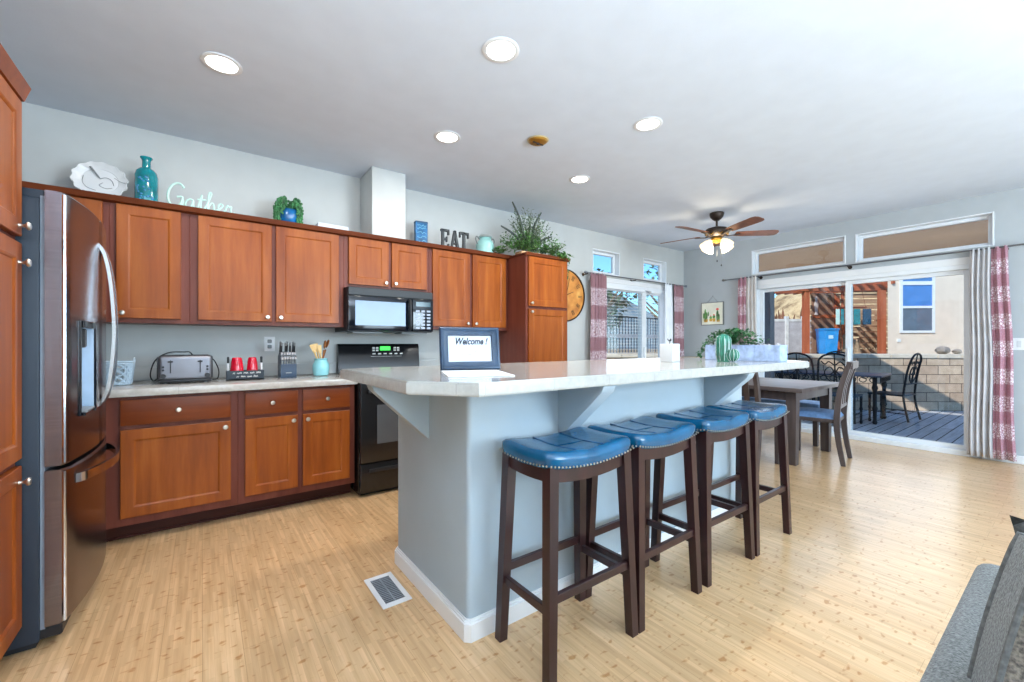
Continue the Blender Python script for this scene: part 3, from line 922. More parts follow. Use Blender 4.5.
# ------------------------------------------------------------------ bar stools
def make_stool():
    r = thing('bar_stool', '', 'stool', (0, 0, 0), 0, 'blue bar stools at the island')
    hx, hy = .229, .152
    def zt(x, y): return .768 + .026*(x/hx)**2 + .012*(y/hy)**2
    mb = MB(); bm = mb.bm
    # cushion: closed surface swept from bottom rim to crown
    n = 48
    def peri(k, ox, oy):
        a = 2*PI*k/n; c, s_ = math.cos(a), math.sin(a)
        e = 0.22
        return (hx+ox)*math.copysign(abs(c)**e, c), (hy+oy)*math.copysign(abs(s_)**e, s_)
    rings = []
    for off, dz in ((-.004, -.058), (.000, -.052), (.004, -.030), (.003, -.012), (-.006, -.001), (-.022, .006), (-.06, .009), (-.10, .010), (-.135, .010)):
        ring = []
        for k in range(n):
            x, y = peri(k, 0, 0)
            f = 1 + off/hx*1.0; g = 1+off/hy*1.0
            X, Y = x*f, y*max(g, .08)
            ring.append(bm.verts.new((X, Y, zt(X, Y)+dz)))
        rings.append(ring)
    for a, b in zip(rings, rings[1:]):
        for k in range(n): bm.faces.new((a[k], a[(k+1) % n], b[(k+1) % n], b[k]))
    bm.faces.new(rings[0][::-1]); bm.faces.new(rings[-1])
    st = mb.build('seat', 'blue', r, ang=60)
    for x in (-.075, .075): MB().tube([(x, y, zt(x, y)+.0105) for y in [-.125+.025*i for i in range(11)]], .0022, 6).build('seam', 'seam', st)
    mb = MB()
    for k in range(26):
        x = -hx+.008 + (2*hx-.016)*k/25
        for y in (-hy-.002, hy+.002): mb.ball((x, y, zt(x, y)-.049), .0042, .003, .0042, 6)
    for k in range(17):
        y = -hy+.012+(2*hy-.024)*k/16
        for x in (-hx-.002, hx+.002): mb.ball((x, y, zt(x, y)-.049), .003, .0042, .0042, 6)
    mb.build('nailhead_trim', 'brassnail', st)
    tx, ty, bx, by = .196, .122, .222, .146
    for i in (-1, 1):
        for j in (-1, 1):
            MB().leg((i*bx, j*by, 0), (i*tx, j*ty, .748), .036, .042).build('leg', 'stool', r)
    def at(z): f = z/.748; return bx+(tx-bx)*f, by+(ty-by)*f
    # aprons, curved with the saddle
    for j in (-1, 1):
        pts = [(-tx+2*tx*k/8, j*ty) for k in range(9)]
        mb = MB(); mb.strip([(x, y, zt(x, y)-.080) for x, y in pts], .022, .046); mb.build('apron', 'stool', r)
    for i in (-1, 1):
        pts = [(i*tx, -ty+2*ty*k/6) for k in range(7)]
        mb = MB(); mb.strip([(x, y, zt(x, y)-.080) for x, y in pts], .022, .046); mb.build('apron', 'stool', r)
    for j, z in ((-1, .285), (1, .285)):
        x, y = at(z); MB().box(-x, x, j*y-.010, j*y+.010, z-.016, z+.016, .002).build('stretcher', 'stool', r)
    for i in (-1, 1):
        x, y = at(.245); MB().box(i*x-.010, i*x+.010, -y, y, .229, .261, .002).build('stretcher', 'stool', r)
    return r
MT['seam'] = mat('blue_stitching', (8, 60, 98), 0.5)
st0 = make_stool()
labs = ['blue leather bar stool nearest the camera at the left end of the island',
        'second blue leather bar stool from the left, under the first bracket',
        'third blue leather bar stool from the left, under the second bracket',
        'blue leather bar stool farthest from the camera, nearest the dining table']
for i, (x, y, a) in enumerate(((1.183, 1.236, .0), (1.668, 1.238, .01), (2.205, 1.24, -.01), (2.705, 1.24, .01))):
    s_ = st0 if i == 0 else copy_tree(st0)
    s_.location = (x, y, 0); s_.rotation_euler = (0, 0, a); s_['label'] = labs[i]

# ------------------------------------------------------------------ things on the kitchen counter (top at z .912)
ZT = .9125
r = thing('basket', 'pale woven lattice basket on the counter beside the refrigerator', 'basket', (-.43, 3.66, ZT))
mb = MB()
def bk(u, v):
    a = 2*PI*u
    k = .050+.014*v
    c, s_ = math.cos(a), math.sin(a)
    return Vector((k*math.copysign(abs(c)**.5, c)*1.15, k*math.copysign(abs(s_)**.5, s_), .0075+.155*v))
for i in range(16):
    for sg in (1, -1):
        mb.tube([bk((i+sg*3*t/6)/16, t/6*.82) for t in range(7)], .0068, 5)
for v in (0, .82, .9): mb.tube([bk(i/32, v) for i in range(32)], .006, 6, True)
mb.build('basket_weave', mat('pale_blue_wicker', (168, 188, 204), .7), r, w=False)
MB().prism([(bk(i/24, 0).x*.93, bk(i/24, 0).y*.93) for i in range(24)], .001, .008).build('basket_base', 'mint', r, w=False)
MT['bhandle'] = mat('basket_handle', (180, 194, 204), .6)
for x in (-.071, .071): MB().tube(spline([(x, -.03, .13), (x*1.04, -.03, .165), (x*1.04, .03, .165), (x, .03, .13)], 4), .005, 6).build('handle', 'bhandle', r, w=False)

r = thing('toaster', 'wide stainless four-slice toaster with black cord on the counter', 'toaster', (-.09, 3.64, ZT), 0)
L = .145; D = .10
MB().box(-L, L, -D, D, .018, .185, .028, 4).build('body', mat('toaster_steel', (128, 128, 134), .42, 1.0, vary=.02), r, w=False)
MB().box(-L+.004, L-.004, -D-.004, D+.004, .010, .026, .006, 2).build('base', 'blackm', r, w=False)
MB().box(-L-.003, -L+.014, -D+.008, D-.008, .03, .178, .006, 2).build('end_cap', 'blackm', r, w=False)
MB().box(L-.014, L+.003, -D+.008, D-.008, .03, .178, .006, 2).build('end_cap', 'blackm', r, w=False)
mb = MB()
for x in (-.105, .105):
    for y in (-.07, .07): mb.lathe([(.010, 0), (.012, .012)], (x, y, 0), 10)
mb.build('foot', 'grey', r, w=False)
mb = MB()
for y in (-.045, .045):
    for x in (-.067, .067): mb.box(x-.055, x+.055, y-.012, y+.012, .184, .1862)
mb.build('slot', 'rubber', r, w=False)
for x in (-.078, .078):
    MB().box(x-.014, x+.014, -D-.024, -D-.002, .140, .150, .004, 2).build('lever', 'blackm', r, w=False)
    MB().box(x-.003, x+.003, -D-.0035, -D+.001, .07, .155).build('lever_slot', 'rubber', r, w=False)
for x in (-.115, .118):
    Mr = Matrix.Rotation(PI/2, 4, 'X')
    MB().lathe([(.016, 0), (.015, .014), (.0, .015)], (x, -D-.001, .05), 16, Mr).build('dial', 'blackm', r, w=False)
    mb = MB()
    for z in (.09, .11): mb.lathe([(.007, 0), (.006, .006), (0, .0065)], (x, -D-.001, z), 10, Mr)
    mb.build('button', 'rubber', r, w=False)
MB().tube(spline([(-L, .06, .04), (-.175, .07, .012), (-.19, .06, .06), (-.165, .06, .15), (-.10, .05, .20), (-.02, .06, .205), (.03, .09, .19), (.06, .11, .05)], 6), .0042, 6).tube(spline([(L, .06, .16), (.165, .06, .13), (.185, .06, .07), (.178, .05, .015), (L, .05, .006)], 5), .0042, 6).build('cord', 'rubber', r, w=False)

r = thing('coffee_caddy', 'black wooden caddy with chalk lettering holding two red mugs', 'caddy', (.252, 3.645, ZT), 0)
MB().box(-.115, .115, -.055, .055, 0, .010).box(-.115, .115, -.055, -.047, 0, .068).box(-.115, .115, .047, .055, 0, .068).box(-.115, -.107, -.047, .047, .01, .068).box(.107, .115, -.047, .047, .01, .068).build('tray', mat('chalkboard_paint', (44, 54, 64), .6), r, w=False)
mb = MB(); rr = random.Random(3)
for zz, x0, x1 in ((.050, -.078, .083), (.024, -.055, .055)):
    x = x0
    while x < x1:
        n = rr.choice((4, 6, 7))
        pts = [(x+.0045*k, -.0558, zz + (.009 if k % 2 else -.004)*rr.uniform(.5, 1.1)) for k in range(n)]
        mb.tube(spline(pts, 3), .0013, 5); x += .0045*n+.008
mb.build('chalk_lettering', 'chalk', r, w=False)
for x in (-.103, .103):
    MB().box(x-.006, x+.006, -.012, .012, .068, .122, .002).build('post', 'white', r, w=False)
    MB().box(x-.007, x+.007, -.013, .013, .122, .168, .003).build('post_cap', 'blackm', r, w=False)
for i, (x, rr_) in enumerate(((-.050, .042), (.045, .036))):
    t = thing('mug', ('larger' if i == 0 else 'smaller') + ' glossy red mug upside down in the black caddy, ' + ('left' if i == 0 else 'right') + ' of the two', 'mug', (.252+x, 3.645, ZT+.010), 0, 'red mugs in the caddy')
    MB().lathe([(rr_*.98, 0), (rr_*1.02, .004), (rr_, .06), (rr_*.86, .12), (rr_*.72, .148), (rr_*.60, .152), (rr_*.58, .148), (0, .147)], (0, 0, 0), 26).build('body', 'red', t, w=False)
    MB().tube(spline([(rr_*.5, rr_*.80, .035), (rr_*.6, rr_*1.4, .045), (rr_*.6, rr_*1.4, .09), (rr_*.45, rr_*.75, .10)], 4), .006, 8).build('handle', 'red', t, w=False)

r = thing('knife_block', 'dark blue knife block full of black-handled knives by the outlet', 'knife block', (.535, 3.70, ZT), 0)
MB().prism([(-.075, 0), (.075, 0), (.075, .16), (-.005, .20), (-.075, .10)], -.055, .055, 'x').build('block', mat('navy_block', (20, 46, 72), .35), r, w=False)
rr = random.Random(5)
for row, (y, z, n, ln) in enumerate(((-.062, .112, 6, .05), (-.042, .142, 6, .055), (-.012, .185, 4, .085), (.03, .178, 3, .10))):
    for k in range(n):
        x = -.044 + .088*k/(n-1) + rr.uniform(-.002, .002)
        t = thing('knife', ('silver' if row < 2 else 'black') + ' knife handle in the ' + ('front', 'second', 'third', 'back')[row] + ' row of the knife block, ' + ('first', 'second', 'third', 'fourth', 'fifth', 'sixth')[k] + ' from the left', 'knife', (.535+x, 3.70+y, ZT+z-.01), 0, 'knives in the block')
        d = Vector((0, -.30, .95))
        MB().bar((0, 0, 0), d*(ln+.012), .011, .016, .013, .018).build('handle', 'blackm' if row > 1 else 'grey', t, w=False)
        MB().bar(d*ln*.9, d*(ln+.015), .0125, .019).build('butt_cap', 'chrome' if row < 2 else 'grey', t, w=False)
text = MB().box(-.02, .02, -.0765, -.0752, .035, .043).build('label_plate', 'grey', bpy.data.objects['knife_block'], w=False)

r = thing('utensil_crock', 'pale aqua ceramic crock on the counter beside the stove', 'crock', (.785, 3.72, ZT))
MB().lathe([(.045, 0), (.056, .006), (.064, .05), (.063, .09), (.050, .118), (.047, .128), (.052, .140), (.048, .142), (.043, .13), (.045, .11), (.056, .08), (.056, .02), (0, .012)], (0, 0, 0), 32).build('body', 'aqua', r, w=False)
def utensil(name, label, m, base, tip, head):
    o_ = (.785+base[0], 3.72+base[1], ZT+.02)
    t = thing(name, label, 'utensil', o_, 0, 'wooden utensils in the crock')
    a = Vector((0, 0, 0)); b = Vector((tip[0]-base[0], tip[1]-base[1], tip[2]-.02))
    d = (b-a).normalized()
    MB().tube([a, a.lerp(b, .5), a.lerp(b, .8)], [.005, .006, .007], 8).build('shaft', m, t, w=False)
    mb = MB()
    if head == 'spoon':
        q = d.to_track_quat('Z', 'Y').to_matrix().to_4x4()
        mb.lathe([(0, -.038), (.018, -.026), (.027, 0), (.022, .026), (0, .038)], b, 14, q @ Matrix.Diagonal((1, .35, 1, 1)))
    else:
        mb.bar(a.lerp(b, .72), b, .020, .006, .036, .005, up=(0, 1, 0))
    mb.build('head', m, t, w=False)
utensil('wooden_spatula', 'pale flat wooden spatula leaning left in the aqua crock', 'spoon', (.01, 0), (-.072, -.01, .255), 'flat')
utensil('wooden_spatula', 'pale wooden turner just right of the leftmost spatula in the crock', 'spoon', (.015, .01), (-.042, .0, .262), 'flat')
utensil('wooden_spatula', 'pale slotted turner at the middle of the aqua crock', 'spoon', (.02, -.012), (-.018, -.015, .250), 'flat')
utensil('wooden_spoon', 'brown wooden spoon standing at the right of the aqua crock', 'spoond', (0, .0), (.03, .0, .255), 'spoon')
utensil('wooden_spoon', 'dark brown spoon behind the other one in the aqua crock', 'spoond', (-.015, .015), (.055, .02, .262), 'spoon')

def plate(name, label, cat, axis, c, u, z, w, h, slots, sw=False):
    r = thing(name, label, cat, (u, c, z) if axis == 'y' else (c, u, z))
    def B(mb, a, b, d0, d1, e, f, bev=.001):
        if axis == 'y': mb.box(a, b, -d1, -d0, e, f, bev)
        else: mb.box(-d1, -d0, a, b, e, f, bev)
    mb = MB(); B(mb, -w/2, w/2, .0005, .006, -h/2, h/2, .002); mb.build('cover_plate', 'white', r, w=False)
    for s_ in slots:
        m2 = MB()
        if sw: B(m2, s_-.014, s_+.014, .006, .010, -.032, .032, .002)
        else:
            for q in (-.022, .022): B(m2, s_-.015, s_+.015, .006, .0075, q-.014, q+.014, .004)
        m2.build('rocker' if sw else 'socket', 'plate' if sw else 'grey', r, w=False)
    return r
plate('outlet', 'white wall outlet above the counter beside the knife block', 'outlet', 'y', YB, .441, 1.172, .076, .118, [0])
plate('switch_plate', 'white triple switch plate on the wall right of the curtain', 'switch', 'x', XR, .385, 1.17, .165, .118, [-.05, 0, .05], True)

# ------------------------------------------------------------------ decor on top of the wall cabinets (z 2.09 / 2.095)
ZC2 = 2.0905
r = thing('platter', 'white scalloped oval platter on a wire stand above the refrigerator', 'platter', (-.528, 3.755, ZC2))
Mt = Matrix.Translation((0, .0, .132)) @ Matrix.Rotation(math.radians(-8), 4, 'Y') @ Matrix.Rotation(math.radians(82), 4, 'X')
mb = MB(); bm = mb.bm
def pl(k, rad, z):
    a = 2*PI*k/72
    sc_ = 1 + (.035*math.cos(14*a) if rad > .8 else 0)
    return bm.verts.new(Mt @ Vector((.134*rad*sc_*math.cos(a), .120*rad*sc_*math.sin(a), z)))
rs = [(1.0, .022), (.97, .026), (.80, .010), (.66, .004), (.64, .0), (.3, .0)]
rg = [[pl(k, a, b) for k in range(72)] for a, b in rs] + [[bm.verts.new(Mt @ Vector((0, 0, 0)))]]
bkr = [[pl(k, a, b-.006) for k in range(72)] for a, b in rs] 
for A in (rg[:-1], bkr):
    for a, b in zip(A, A[1:]):
        for k in range(72): bm.faces.new((a[k], a[(k+1) % 72], b[(k+1) % 72], b[k]))
for k in range(72):
    bm.faces.new((rg[-2][k], rg[-2][(k+1) % 72], rg[-1][0]))
    bm.faces.new((rg[0][k], rg[0][(k+1) % 72], bkr[0][(k+1) % 72], bkr[0][k]))
bm.faces.new(bkr[-1])
mb.build('dish', 'plate', r, w=False)
def onp(x, y, z=.004): return Mt @ Vector((x, y, z))
mb = MB()
mb.tube(spline([onp(-.035, .085, .02), onp(-.015, .045, .012), onp(.0, .015, .008)], 5), [.006]*4+[.0045]*4+[.003]*3, 6)
mb.build('spoon_handle', 'grey', r, w=False)
mb = MB(); 
mb.tube(spline([onp(.0, .012, .006), onp(.03, .022), onp(.055, .004), onp(.06, -.03)], 5), .002, 5)
mb.tube(spline([onp(-.075, .03), onp(-.085, -.01), onp(-.07, -.045), onp(-.03, -.065)], 5), .0016, 5)
mb.tube(spline([onp(.07, .02, .012), onp(.10, -.008, .018), onp(.135, -.02, .026)], 5), .0016, 5)
mb.tube(spline([onp(.01, -.012), onp(-.01, -.03), onp(.02, -.05), onp(.05, -.045)], 5), .0016, 5)
mb.build('relief_lines', 'grey', r, w=False)
mb = MB()
for x in (-.072, .072):
    mb.tube([(x+.020*math.cos(a), -.045, .024+.020*math.sin(a)) for a in [2*PI*k/16 for k in range(16)]], .003, 6, True)
    mb.tube([(x, -.045, .003), (x, .10, .003)], .0025, 6)
    mb.tube([(x, .03, .003), (x, .055, .20)], .0025, 6)
mb.tube([(-.072, .03, .003), (.072, .03, .003)], .0025, 6)
mb.build('wire_stand', 'iron', r, w=False)

r = thing('bottle', 'tall teal glass bottle with narrow neck beside the white platter', 'bottle', (-.303, 3.735, ZC2))
MB().lathe([(.05, 0), (.060, .008), (.062, .03), (.062, .205), (.055, .235), (.038, .255), (.0235, .262), (.0225, .305), (.026, .318), (.034, .328), (.033, .334), (.022, .334), (.018, .31), (.018, .262), (0, .26)], (0, 0, 0), 32).build('body', 'teal', r, w=False)
mb = MB(); rr = random.Random(9)
for k in range(26):
    a = -PI/2 + rr.uniform(-.75, .75); z = .04+.16*rr.random()
    mb.ball((.0615*math.cos(a), .0615*math.sin(a), z), .009, .004, .007, 8)
mb.build('embossing', mat('teal_embossing', (24, 120, 164), .12, coat=.5), r, w=False)

# cursive Gather sign, one bent strip of letters
r = thing('word_sign', 'pale mint cursive metal sign reading Gather on the wall cabinets', 'sign', (-.20, 3.66, ZC2))
def cur(pts, s=1): return [(p[0]*s, 0, p[1]*s) for p in pts]
strokes = [
 [(.098, .150), (.085, .172), (.062, .176), (.036, .158), (.018, .12), (.012, .075), (.022, .035), (.048, .02), (.074, .032), (.086, .062), (.088, .088), (.060, .084)],
 [(.088, .088), (.092, .05), (.082, .01)],
 [(.150, .075), (.132, .082), (.112, .066), (.106, .038), (.118, .020), (.138, .034), (.150, .075), (.150, .04), (.158, .022), (.175, .035)],
 [(.175, .035), (.198, .125), (.190, .05), (.196, .022), (.212, .030)], [(.172, .088), (.222, .092)],
 [(.212, .030), (.240, .10), (.252, .140), (.242, .150), (.234, .11), (.230, .02), (.240, .06), (.256, .078), (.266, .06), (.268, .025), (.282, .032)],
 [(.282, .032), (.305, .05), (.318, .072), (.304, .082), (.292, .060), (.296, .028), (.316, .022), (.334, .040)],
 [(.334, .040), (.345, .078), (.354, .068), (.368, .074), (.366, .045), (.372, .022), (.392, .034)]]
mb = MB()
for i, s_ in enumerate(strokes): mb.tube(spline(cur(s_), 5), 0.0075 if i < 2 else .0058, 8)
mb.build('lettering', 'mint', r, w=False)
MB().box(.03, .40, -.012, .012, 0, .016, .003).build('base_bar', 'mint', r, w=False)

r = thing('potted_plant', 'trailing green succulent in a round blue glazed pot on the cabinets', 'plant', (.545, 3.70, ZC2))
MB().lathe([(.03, 0), (.042, .004), (.070, .035), (.078, .075), (.070, .115), (.060, .13), (.054, .13), (.06, .11), (0, .10)], (0, 0, 0), 28).build('pot', mat('cobalt_glaze', (10, 92, 150), .15, vary=.25, vscale=10, coat=.5), r, w=False)
mb = MB(); rr = random.Random(11)
for k in range(46):
    a = rr.uniform(0, 2*PI)
    if -2.15 < a-2*PI < -1.0: a += 1.35
    R_ = rr.uniform(.072, .098); top_ = rr.uniform(.17, .225); dn = rr.uniform(.02, .13) if abs(math.sin(a)) > .6 else rr.uniform(-.005, .06)
    p = spline([(.02*math.cos(a), .02*math.sin(a), .12), (.05*math.cos(a), .05*math.sin(a), top_), (R_*math.cos(a), R_*math.sin(a), top_-.05), (R_*1.03*math.cos(a), R_*1.03*math.sin(a), max(.012, dn))], 7)
    for i in range(3, len(p)):
        q = p[i]
        mb.ball(q + Vector((rr.uniform(-.006, .006), rr.uniform(-.006, .006), 0)), .0085, .0085, .011, 6)
mb.build('foliage', 'leafd', r, w=False)

o = MB().box(-.12, .12, -.07, .07, 0, .055, .006, 2).build('white_box', 'paper', None); o.location = (.86, 3.70, ZC2); o.rotation_euler = (0, 0, .05)
tag(o, 'flat white box lying on the cabinets left of the wall chase', 'box')

r = thing('canister', 'upright blue patterned tin beside the wall chase on the cabinets', 'tin', (1.672, 3.74, ZC2), math.radians(-6))
MB().box(-.060, .060, -.030, .030, 0, .228, .010, 3).build('body', mat('deep_blue_tin', (16, 92, 140), .3, vary=.25, vscale=20), r, w=False)
MB().box(-.062, .062, -.032, .032, .218, .240, .009, 3).build('lid', mat('dark_blue_lid', (14, 70, 108), .3), r, w=False)
mb = MB(); rr = random.Random(4)
for z in (.05, .09, .13, .17, .20):
    pts = [(-.042+.085*k/9, -.0308, z+rr.uniform(-.011, .011)) for k in range(10)]
    mb.tube(spline(pts, 3), .0028, 5)
mb.build('pattern', mat('pale_blue_print', (124, 186, 214), .4), r, w=False)

# EAT: three separate standing letters
def slab_letter(ch):
    H, S = .19, .022   # height, serif thickness
    b = MB(); y0, y1 = -.014, .014
    def bx(x0, x1, z0, z1): b.box(x0, x1, y0, y1, z0, z1, .0015)
    if ch == 'E':
        bx(.006, .034, 0, H); bx(-.004, .098, 0, S); bx(-.004, .098, H-S, H); bx(.03, .074, H/2-.011, H/2+.011)
        bx(.082, .098, S, .052); bx(.082, .098, H-.052, H-S); bx(.062, .074, H/2-.026, H/2+.026)
    elif ch == 'A':
        b.prism([(.008, .012), (.026, .012), (.062, H-.03), (.070, H), (.048, H)], y0, y1, 'y')
        b.prism([(.046, H), (.070, H), (.116, .012), (.084, .012)], y0, y1, 'y')
        bx(.028, .09, .056, .072); bx(-.008, .044, 0, .016); bx(.070, .130, 0, .016)
    else:
        bx(.044, .074, 0, H); bx(-.002, .12, H-S, H); bx(-.002, .014, H-.055, H-S); bx(.104, .12, H-.055, H-S); bx(.022, .096, 0, S*.8)
    return b
for ch, x, lb in (('E', 1.850, 'dark distressed standing letter E on the wall cabinets'), ('A', 1.946, 'dark distressed standing letter A between E and T'), ('T', 2.050, 'dark distressed standing letter T beside the milk can')):
    o = slab_letter(ch).build('standing_letter', 'dkwood', None); o.location = (x, 3.67, ZC2); o.scale = (.86, 1, 1); tag(o, lb, 'letter', 'EAT letters on the cabinets')

r = thing('milk_can', 'aqua lidded milk can with side handles beside the EAT letters', 'milk can', (2.39, 3.73, ZC2))
MB().lathe([(.085, 0), (.092, .006), (.095, .06), (.094, .12), (.080, .150), (.062, .166), (.058, .180), (.062, .19), (0, .19)], (0, 0, 0), 32).build('body', mat('aqua_enamel', (150, 200, 196), .35), r, w=False)
MB().lathe([(.074, .191), (.078, .198), (.074, .205), (.058, .222), (.03, .232), (0, .234)], (0, 0, 0), 28).build('lid', mat('galvanised_lid', (196, 204, 204), .35, .6), r, w=False)
for sx in (-1, 1):
    MB().tube(spline([(sx*.070, 0, .165), (sx*.10, 0, .195), (sx*.115, 0, .165), (sx*.094, 0, .115)], 4), .006, 8).build('handle', 'grey', r, w=False)

# greenery on the tall pantry
r = thing('greenery', 'bushy artificial greenery arrangement on top of the tall pantry', 'plant', (2.86, 3.50, 2.0885))
MB().box(-.20, .24, -.05, .07, 0, .05, .012, 2).build('planter_box', 'terra', r, w=False)
mb = MB(); rr = random.Random(21)
for k in range(210):
    bx = rr.uniform(-.34, .34); a = rr.uniform(0, 2*PI)
    h0 = max(.04, .16 - .18*abs(bx-.0)*.8) * rr.uniform(.5, 1.5)
    p = Vector((bx*.7, rr.uniform(-.05, .06), .045)); q = p + Vector((bx*.45+rr.uniform(-.06, .06), rr.uniform(-.16, .12), h0))
    for i in range(9):
        t = (i+2)/10; c = p.lerp(q, t)
        dd = Vector((rr.uniform(-1, 1), rr.uniform(-1, 1), rr.uniform(-.2, .9)))
        mb.leaf(c, dd, rr.uniform(.028, .05), rr.uniform(.014, .022), .25)
for k in range(70):
    bx = rr.uniform(.16, .36); p = Vector((bx, rr.uniform(-.22, -.05), rr.uniform(-.0, .07)))
    if p.y < -.19: p.z -= .02
    for i in range(5): mb.leaf(p, (rr.uniform(-1, 1), rr.uniform(-1, .4), rr.uniform(-.3, .9)), .042, .020, .3)
for k in range(40):
    p = Vector((rr.uniform(-.44, -.28), rr.uniform(-.0, .2), rr.uniform(.03, .07)))
    for i in range(5): mb.leaf(p, (rr.uniform(-1, 1), rr.uniform(-1, 1), rr.uniform(.1, .9)), .042, .018, .2)
mb.build('foliage', 'leaf', r, w=False)
mb = MB()
for k in range(84):
    a = rr.uniform(0, 2*PI); sp = rr.uniform(.06, .27); h0 = rr.uniform(.24, .46)
    if sp > .2: h0 *= .75
    p = Vector((-.06+rr.uniform(-.06, .06), 0, .04)); q = p + Vector((math.cos(a)*sp, math.sin(a)*sp*.5, h0))
    mb.tube([p, p.lerp(q, .5)+Vector((0, 0, .02)), q], .0018, 4)
    for i in range(11):
        t = .4+.6*i/10; c = p.lerp(q, t)
        mb.leaf(c, (rr.uniform(-1, 1), rr.uniform(-1, 1), rr.uniform(-.1, .9)), rr.uniform(.024, .040), rr.uniform(.014, .021), .1)
mb.build('sprigs', 'leafg', r, w=False)
mb = MB()
for (x0, x1, h0, b) in ((-.10, -.30, .54, -.02), (-.04, .09, .50, .03), (.02, .24, .26, .04), (-.12, -.44, .27, -.03), (.10, .36, .14, .03)):
    pts = spline([(x0, 0, .05), ((x0+x1)/2-b, -.01, .05+h0*.55), (x1, -.02, h0)], 7)
    mb.tube(pts, [.004+.009*math.sin(PI*min(1, .25+.7*i/len(pts))) for i in range(len(pts))], 6)
mb.build('spikes', mat('dusty_green_spike', (66, 74, 72), .8), r, w=False)
mb = MB()
for k in range(9):
    p = Vector((.338+rr.uniform(-.01, .015), -.17+rr.uniform(-.02, .03), -.02-.022*k))
    for i in range(3): mb.leaf(p, (rr.uniform(-.2, 1), rr.uniform(-1, 1), rr.uniform(-.9, .5)), .03, .017, .3)
mb.build('trailing_stem', 'leafd', r, w=False)

# ------------------------------------------------------------------ wall clock behind the tall pantry
r = thing('wall_clock', 'large round amber wall clock half hidden behind the tall pantry', 'clock', (3.735, YB-.001, 1.79))
Mr = Matrix.Rotation(PI/2, 4, 'X')
R_ = .335
def clockface():
    m, t, b = _base('amber_clock_face'); b.inputs['Roughness'].default_value = .5
    n = noise(t, coords(t), 7, 4)
    t.links.new(ramp(t, n, [(.3, (176, 104, 40)), (.55, (214, 142, 62)), (.75, (232, 176, 92))]), b.inputs['Base Color'])
    return m
MB().lathe([(R_-.01, 0), (R_-.01, .014), (0, .014)], (0, 0, 0), 64, Mr).build('face', clockface(), r, w=False)
MB().lathe([(R_, 0), (R_+.003, .016), (R_-.004, .030), (R_-.014, .030), (R_-.016, .012), (R_-.016, 0)], (0, 0, 0), 64, Mr).build('rim', 'bronze', r, w=False)
mb = MB()
for k in range(12):
    a = PI/2 - k*PI/6; d = Vector((math.cos(a), 0, math.sin(a))); q = Vector((-d.z, 0, d.x))
    for s_ in (-.014, .0, .014)[: 3 if k % 3 else 2]:
        mb.bar(d*(R_-.115)+q*s_+Vector((0, -.0155, 0)), d*(R_-.05)+q*s_*1.3+Vector((0, -.0155, 0)), .006, .002, up=(0, 1, 0))
mb.build('numerals', 'bronze', r, w=False)
mb = MB(); mb.bar((0, -.018, 0), (.13, -.018, .05), .010, .002, .004, .002, up=(0, 1, 0)); mb.build('hour_hand', 'black', r, w=False)
mb = MB(); mb.bar((0, -.021, 0), (.06, -.021, .22), .009, .002, .003, .002, up=(0, 1, 0)); mb.build('minute_hand', 'black', r, w=False)

# ------------------------------------------------------------------ things on the island top (z 1.05)
ZI = 1.0505
r = thing('picture_frame', 'navy wooden frame with a printed Welcome card on the island', 'frame', (1.035, 1.737, ZI), math.radians(-13.5))
tl = math.radians(8)
Mf = Matrix.Rotation(-tl, 4, 'X')
mb = MB(); bm = mb.bm
w2, h2 = .148, .206
def rct(x, z0, z1, y): return [bm.verts.new(Mf @ Vector(p)) for p in ((-x, y, z0), (x, y, z0), (x, y, z1), (-x, y, z1))]
prof = [(0, .012), (0, -.004), (.004, -.009), (.012, -.011), (.016, -.008), (.03, -.004), (.038, -.006), (.040, .004), (.040, .012)]
rg = [rct(w2-i, i+.002, h2-i, y) for i, y in prof]
for a, b in zip(rg, rg[1:]+[rg[0]]):
    for k in range(4): bm.faces.new((a[k], a[(k+1) % 4], b[(k+1) % 4], b[k]))
mb.build('frame', 'navy', r, w=False)
mb = MB(); mb.box(-w2+.038, w2-.038, .0035, .006, .038, h2-.036, M=Mf); mb.build('card', 'paper', r, w=False)
t_ = text_mesh('welcome_lettering', 'Welcome !', .045, 'ink', r, Mf @ Vector((.004, .0028, .138)), (PI/2-tl, 0, 0), .0004, .32, .0013)
t_.scale = (.80, 1, 1)
mb = MB(); rr = random.Random(8)
for z, x0, x1 in ((.092, -.064, .058), (.076, -.058, .036)):
    x = x0
    while x < x1-.012:
        n = rr.choice((3, 4, 6))
        pts = [Mf @ Vector((x+.0034*k, .0026, z+(.0028 if k % 2 else -.0022))) for k in range(n)]
        mb.tube(pts, .0007, 4); x += .0034*n+.005
mb.build('small_lettering', 'inkl', r, w=False)
mb = MB(); mb.box(-w2+.01, w2-.01, .0125, .016, .012, h2-.008, M=Mf); mb.build('backing', 'blackm', r, w=False)
mb = MB(); mb.bar(Mf @ Vector((0, .017, .14)), (0, .085, .003), .05, .004, .06, .004, up=(0, 1, 0.2)); mb.build('easel_leg', 'blackm', r, w=False)
MT['placemat'] = mat('white_card_sheet', (222, 224, 228), .5, vary=.01)
o = MB().box(-.125, .135, -.17, .17, 0, .004, .001).build('paper_sheet', 'placemat', None); o.location = (.925, 1.53, ZI); o.rotation_euler = (0, 0, math.radians(-22))
tag(o, 'white paper sheets lying on the island in front of the Welcome frame', 'paper')

r = thing('napkin_holder', 'white square ceramic holder with a dark sprig on the island', 'holder', (2.60, 1.70, ZI), math.radians(3))
MB().box(-.048, .048, -.048, .048, 0, .125, .004, 2).build('body', 'plate', r, w=False)
mb = MB()
mb.tube([(0, 0, .124), (.0, 0, .15)], .003, 6)
for a in range(5): mb.leaf((0, 0, .138), (math.cos(a*1.3), math.sin(a*1.3), .9), .03, .012, -.1)
mb.build('sprig', 'iron', r, w=False)

